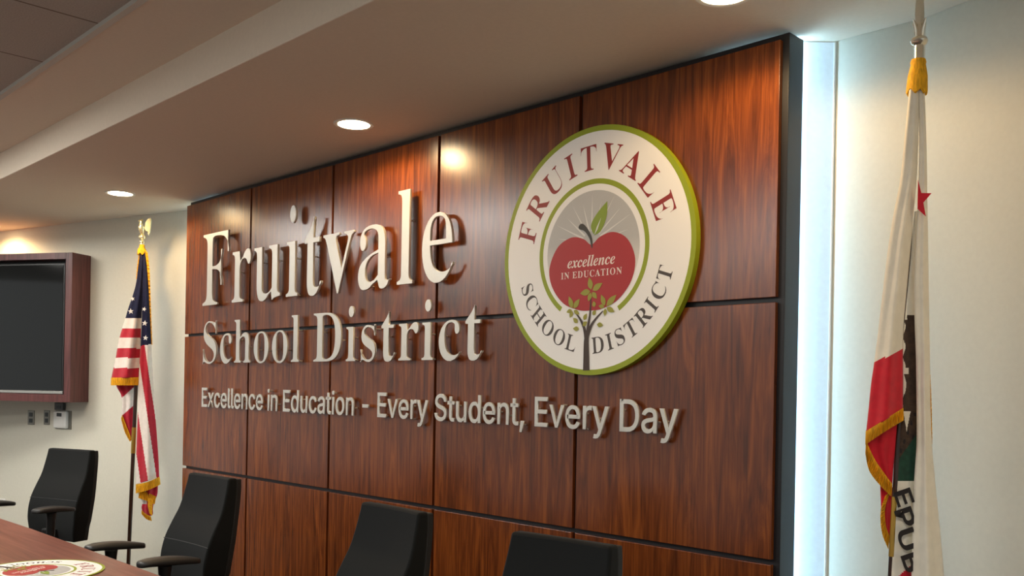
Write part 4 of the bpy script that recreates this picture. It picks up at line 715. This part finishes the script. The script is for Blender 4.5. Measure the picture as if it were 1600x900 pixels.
rowsL = [(219, 393, 224, 393), (216, 415, 224, 415), (213, 440, 223.5, 440), (208.5, 458, 223, 458), (201, 480, 222, 480), (195, 500, 221, 500), (186, 530, 220, 530), (180.5, 560, 219, 558), (175, 585, 218, 582), (174, 591, 217.5, 590)]
left = U(fold('left_fold', rowsL, UP0, mu, col_left, ut, w0=.012, front=.34, backd=.2, ripple=.10, waves=1.5, nv=110))
rowsR = [(222, 393, 228, 393), (223, 420, 230, 420), (222.5, 450, 232, 450), (222, 480, 233.5, 480), (221, 510, 235, 510), (219.5, 540, 236.5, 540), (217.5, 575, 238.5, 575), (216, 610, 240.5, 610), (215, 650, 243, 650), (213.5, 690, 246, 690), (212.5, 725, 248, 722), (212.5, 757, 249, 746)]
right = U(fold('right_fold', rowsR, UP0, mu, col_right, ut, w0=.022, front=.38, backd=.2, ripple=.09, waves=1.5, nu=44, nv=260))
def col_inner(px, py, u, v, fr):
    k = (py+(px-190)*.9-612)
    return 2 if k < 10 else (1 if k < 38 else 2)
rowsI = [(180, 597, 216, 597), (183, 606, 216, 606), (189, 617, 215, 617), (191, 632, 214, 634), (190.5, 648, 213, 650), (195, 662, 211, 665), (200, 675, 209, 678), (204, 688, 208, 689)]
inner = U(fold('inner_fold', rowsI, UP0, mu, col_inner, ut, w0=-.045, front=.1, backd=.3, ripple=.08, nv=60))
def bulge(w0, front, wd): return lambda t: w0+front*wd*math.sin(PI*min(max(t, 0), 1))**.8+.004
U(fringe('fringe', [(173.5, 590), (195, 590), (217.5, 589.5)], [(173, 602), (195, 602), (217.5, 602)], UP0, ut, bulge(.008, .34, .20)))
U(fringe('fringe', [(212, 757), (230, 753), (249.5, 745)], [(212, 771), (231, 766), (250.5, 757)], UP0, ut, bulge(.018, .38, .17)))
U(fringe('fringe', [(191, 648), (197, 664), (205, 684)], [(189, 654), (195, 675), (203.5, 691)], UP0, ut, -.035, n=40))
U(fringe('fringe', [(226, 390), (230, 420), (232, 460), (234, 500), (236, 538)], [(230.5, 394), (233.5, 420), (235, 460), (236.5, 500), (238, 539)], UP0, ut, .012, th=.01, n=60))
U(fringe('fringe', [(219, 392), (216, 415), (213.5, 436)], [(217.5, 394), (214.5, 415), (212.5, 436)], UP0, ut, .008, th=.008, n=30))
# knotted tail below the right fold
def col_tail(px, py, u, v, fr): return 1 if u < .4 and v < .6 else 2
U(fold('tail', [(214, 765, 247, 757), (217, 775, 246, 772), (222, 785, 241, 785), (221, 793, 239, 795), (223, 800, 239, 803), (226, 805, 236, 806)], UP0, mu, col_tail, ut, w0=-.01, front=.3, backd=.3, ripple=.12, nv=40))
U(fringe('fringe', [(218, 766), (231, 770), (244, 776)], [(216, 778), (230, 783), (242, 788)], UP0, ut, .04, n=40))
U(fringe('fringe', [(232, 778), (231, 790), (234, 803)], [(240, 780), (238, 792), (238, 806)], UP0, ut, .045, n=30))
U(fringe('fringe', [(221, 797), (228, 803), (236, 807)], [(221, 803), (229, 811), (237, 814)], UP0, ut, .035, n=30))
M_STAR = mat('star_white', (238, 234, 228), .7); ax = Vector((math.sin(YAW), math.cos(YAW), 0))
for px, py, r, w_, ro in ((207.3, 467, 3.4, .05, .3), (204.4, 486.5, 4.4, .05, .1), (225.2, 483, 3.4, .048, -.3), (226.2, 505, 4.4, .052, -.1), (227.4, 528, 4.0, .056, -.1)):
    bm = bmesh.new(); star_mesh(bm, at_plane(px, py, UP0, w_+.012), ax, Vector((0, 0, 1)), -FH, r*6.7/FPX, ro); U(obj('star', bm, M_STAR, ut))
# gold wrap at the top of the cloth
def wrap(t, at, d, r0, r1, h):
    bm = bmesh.new(); prof = [(r0*.9, .012), (r0, .004), (r0*.93, -.004), (r0*.98, -.012), (r1*.92, -h*.5), (r1, -h), (r1*.8, -h-.004), (r0*.6, -h*.4)]
    bm_lathe(bm, prof, 40)
    for v_ in bm.verts:
        a = math.atan2(v_.co.y, v_.co.x); k = 1+.05*math.sin(20*a); 
        if v_.co.z < -.01: v_.co.x *= k; v_.co.y *= k; v_.co.z += .006*math.sin(6*a)
    z = d.normalized(); rot = Vector((0, 0, 1)).rotation_difference(z).to_matrix().to_4x4()
    bmesh.ops.transform(bm, matrix=Matrix.Translation(at) @ rot, verts=bm.verts)
    return obj('gold_wrap', bm, M_GOLD, t, smooth=True)
wrap(ut, du-du.normalized()*.005, du, .019, .031, .055)
# eagle finial
fin = thing('eagle', None, None); fin.parent = ut; fin.location = du
def fpart(name, bm, m=M_CHROME, **k): return obj(name, bm, m, fin, **k)
M_FIN = mat('finial_metal', (226, 216, 178), .25, metal=.85)
bm = bmesh.new(); bm_lathe(bm, [(0, -.002), (.013, 0), (.013, .02), (.018, .024), (.018, .03), (.010, .036), (.012, .044), (.022, .05), (.026, .062), (.022, .074), (.010, .082), (0, .083)], 20); fpart('perch', bm, M_FIN, smooth=True)
bm = bmesh.new(); bm_lathe(bm, [(0, 0), (.014, .006), (.022, .03), (.023, .05), (.018, .07), (.012, .082), (.014, .092), (.011, .104), (.004, .110), (0, .111)], 18)
for v_ in bm.verts: v_.co.x *= .85; v_.co.y += -.012*math.sin(v_.co.z*18)
bmesh.ops.translate(bm, verts=bm.verts, vec=(0, 0, .078)); bm_tube(bm, [(0, -.018, .176), (0, -.032, .174), (0, -.038, .166)], [.006, .004, .0012], 8); fpart('body', bm, M_FIN, smooth=True)
for s in (-1, 1):
    out = [(0, .0), (.01, .045), (.03, .072), (.052, .078), (.058, .05), (.054, .01), (.046, -.025), (.034, -.05), (.028, -.02), (.014, -.02)]
    bm = bmesh.new(); a_ = [bm.verts.new((s*(.012+x_*.55), .006+x_*.5, .125+z_)) for x_, z_ in out]; b_2 = [bm.verts.new((s*(.012+x_*.55), .016+x_*.5, .125+z_)) for x_, z_ in out]
    bm.faces.new(a_); bm.faces.new(b_2[::-1])
    for k in range(len(out)): bm.faces.new((a_[k], a_[(k+1) % len(out)], b_2[(k+1) % len(out)], b_2[k]))
    fpart('wing', bm, M_FIN, bevel=.002)
fin.rotation_euler = (0, 0, math.radians(20))

# --- state flag at the right
CP0 = Vector((.51, -.15, 0))
cfoot = at_plane(1365, 1415, CP0); cfoot.z = 0
ctop = at_plane(1436, 76, CP0)
ct = thing('state_flag', 'white and red state flag with gold fringe on a pole beside the lit strip', 'flag', cfoot)
def K(o): o.matrix_parent_inverse = Matrix.Translation(-ct.location); return o
dc = base_and_pole(ct, cfoot, ctop, (.405, .475), .009)
mc = [M_CREAM, M_CARED, M_BEAR, M_GREEN, M_INK]
def colA(px, py, u, v, fr): return 1 if py > 546+(1410-px)*.46 else 0
rowsA = [(1422, 122, 1437, 122), (1420, 145, 1437, 145), (1416, 185, 1436, 185), (1411, 240, 1434, 240), (1406, 285, 1432, 285), (1396, 335, 1428, 330), (1388, 385, 1424, 375), (1380, 450, 1418, 440), (1373, 510, 1413, 495), (1366, 565, 1411, 540), (1361, 600, 1411, 575), (1357, 640, 1411, 610), (1353, 676, 1411, 639)]
K(fold('left_fold', rowsA, CP0, mc, colA, ct, w0=.02, front=.30, backd=.18, ripple=.07, waves=1.5, nu=36, nv=150))
K(fringe('fringe', [(1352.5, 674), (1380, 657), (1411.5, 637)], [(1352, 695), (1380, 676), (1411.5, 657)], CP0, ct, bulge(.018, .30, .12), n=90))
def colR(px, py, u, v, fr): return 1
rowsB = [(1353, 672, 1408, 645), (1353, 690, 1404, 670), (1358, 705, 1400, 700), (1368, 725, 1397, 722), (1380, 745, 1395, 744), (1391, 762, 1394, 764)]
K(fold('under_fold', rowsB, CP0, mc, colR, ct, w0=.0, front=.12, backd=.22, ripple=.05, nv=60))
K(fringe('fringe', [(1353, 688), (1366, 716), (1380, 737), (1394, 756)], [(1352, 708), (1358, 735), (1374, 757), (1393, 776)], CP0, ct, .012, n=80))
rowsC = [(1375, 752, 1396, 762), (1376, 775, 1394.5, 780), (1377, 800, 1393, 803), (1380, 820, 1392, 822), (1386, 840, 1391, 842)]
K(fold('lower_fold', rowsC, CP0, mc, colR, ct, w0=-.03, front=.15, backd=.25, ripple=.05, nv=50))
K(fringe('fringe', [(1391, 768), (1383, 795), (1384, 820), (1390, 838)], [(1383, 775), (1376, 800), (1378, 832), (1388, 858)], CP0, ct, -.022, n=60))
# middle gore between the two outer folds: bear, grass and lettering show in its depth
def colE(px, py, u, v, fr):
    n_ = math.sin(px*.55+py*.21)+math.sin(py*.33-px*.3)
    if 492 < py < 574 and px > 1413+(6 if py < 500 else 0)+2*math.sin(py*.2): return 2
    if 574 <= py < 584 and px > 1420: return 2
    if 584 <= py < 632 and px > 1412+4*math.sin((py-584)*.09): return 2
    if 632 <= py < 642: return 2 if px > 1411 else 0
    if 642 <= py < 674 and px < 1423-(py-642)*.2: return 0 if px > 1411+(py-642)*.18 else 2
    e = 690+(1424-px)*1.4
    if py < 640: return 0
    if py < e: return 2 if n_ > -1.2 else 4
    if py < e+36+(px-1405)*1.4: return 3
    if py > 886-(px-1420)*.9: return 1
    return 0
rowsE = [(1429, 330, 1436, 330), (1424, 385, 1437, 385), (1418, 440, 1437, 440), (1414, 480, 1437, 480), (1410, 540, 1438, 540), (1409, 600, 1437, 600), (1408, 650, 1436, 650), (1404, 700, 1434, 700), (1401, 750, 1431, 750), (1397, 800, 1430, 800), (1394, 850, 1429, 850), (1391, 900, 1428, 900), (1388, 960, 1428, 960)]
K(fold('middle_fold', rowsE, CP0, mc, colE, ct, w0=.006, front=.16, backd=.3, ripple=.05, waves=1, nu=40, nv=260))
def colD(px, py, u, v, fr): return 1 if py > 930 else 0
rowsD = [(1435, 122, 1444, 122), (1436, 170, 1446, 170), (1436, 240, 1448, 240), (1435, 300, 1449, 300), (1431, 370, 1450, 370), (1428, 440, 1451, 440), (1429, 500, 1452, 500), (1431, 560, 1453, 560), (1432, 630, 1454, 630), (1432, 690, 1456, 690), (1429, 740, 1460, 740), (1426, 790, 1465, 790), (1425, 840, 1470, 840), (1424, 900, 1475, 900), (1423, 960, 1478, 960)]
K(fold('right_fold', rowsD, CP0, mc, colD, ct, w0=.03, front=.34, backd=.2, ripple=.10, waves=1.5, nu=36, nv=150))
K(fringe('fringe', [(1450, 585), (1451, 630), (1453, 680), (1454, 705)], [(1453.5, 585), (1455.5, 630), (1456.5, 680), (1456, 708)], CP0, ct, .02, th=.01, n=60))
bm = bmesh.new(); star_mesh(bm, at_plane(1433, 313, CP0, .050), ax*.62-FH*.2, Vector((0, 0, 1)), -FH, .060, 0, True); K(obj('star', bm, M_CARED, ct))
# black capitals running down the white field
for c, px, py, sw in (('E', 1400, 781, 40), ('P', 1402, 812, 44), ('U', 1406, 847, 44), ('B', 1412, 882, 42)):
    adv, cs = GL['sans'][c]; kx_, ky_ = sw*2.82/FPX/1000/.62, 25*2.82/FPX/.51/1000
    cs = fatten([list(zip(p[0::2], p[1::2])) for p in cs], .022, .012)
    me = glyph_mesh([[((x-adv/2)*kx_, y*ky_) for x, y in p] for p in cs], .0015)
    o = mesh_obj('letter', me, M_INK)
    me.transform(Matrix.Translation(at_plane(px, py, CP0, .036)) @ Matrix.Rotation(math.atan2(ax.y, ax.x), 4, 'Z') @ Matrix.Rotation(math.radians(70), 4, 'Y'))
    o.parent = ct; K(o)
w_ = wrap(ct, dc-dc.normalized()*.045, dc, .022, .030, .085)
fin = thing('spear', None, None); fin.parent = ct; fin.location = dc
M_SILV = mat('spear_metal', (225, 220, 205), .2, metal=.9)
bm = bmesh.new(); bm_lathe(bm, [(0, -.05), (.014, -.05), (.0145, .0), (.014, .008), (.022, .014), (.025, .022), (.022, .03), (.013, .036), (.011, .05), (.013, .062), (.010, .075), (0, .075)], 24); obj('socket', bm, M_SILV, fin, smooth=True)
for k in range(4):
    a = PI/2*k+.4; c, s = math.cos(a), math.sin(a)
    bm = bmesh.new(); bm_tube(bm, [(.009*c, .009*s, .034), (.012*c, .012*s, .055), (.020*c, .020*s, .075), (.026*c, .026*s, .084)], [.006, .006, .004, .001], 8); obj('leaf', bm, M_SILV, fin, smooth=True)
bm = bmesh.new(); prof = [(.008, .07), (.011, .10), (.010, .13), (.007, .17), (.001, .205)]
rg = [[bm.verts.new(p) for p in ((r*1.3, 0, z), (0, r*.45, z), (-r*1.3, 0, z), (0, -r*.45, z))] for r, z in prof]
for a, b in zip(rg, rg[1:]):
    for k in range(4): bm.faces.new((a[k], a[(k+1) % 4], b[(k+1) % 4], b[k]))
bm.faces.new(rg[0][::-1]); bm.faces.new(rg[-1]); obj('blade', bm, M_SILV, fin)
fin.rotation_euler = (0, 0, YAW)
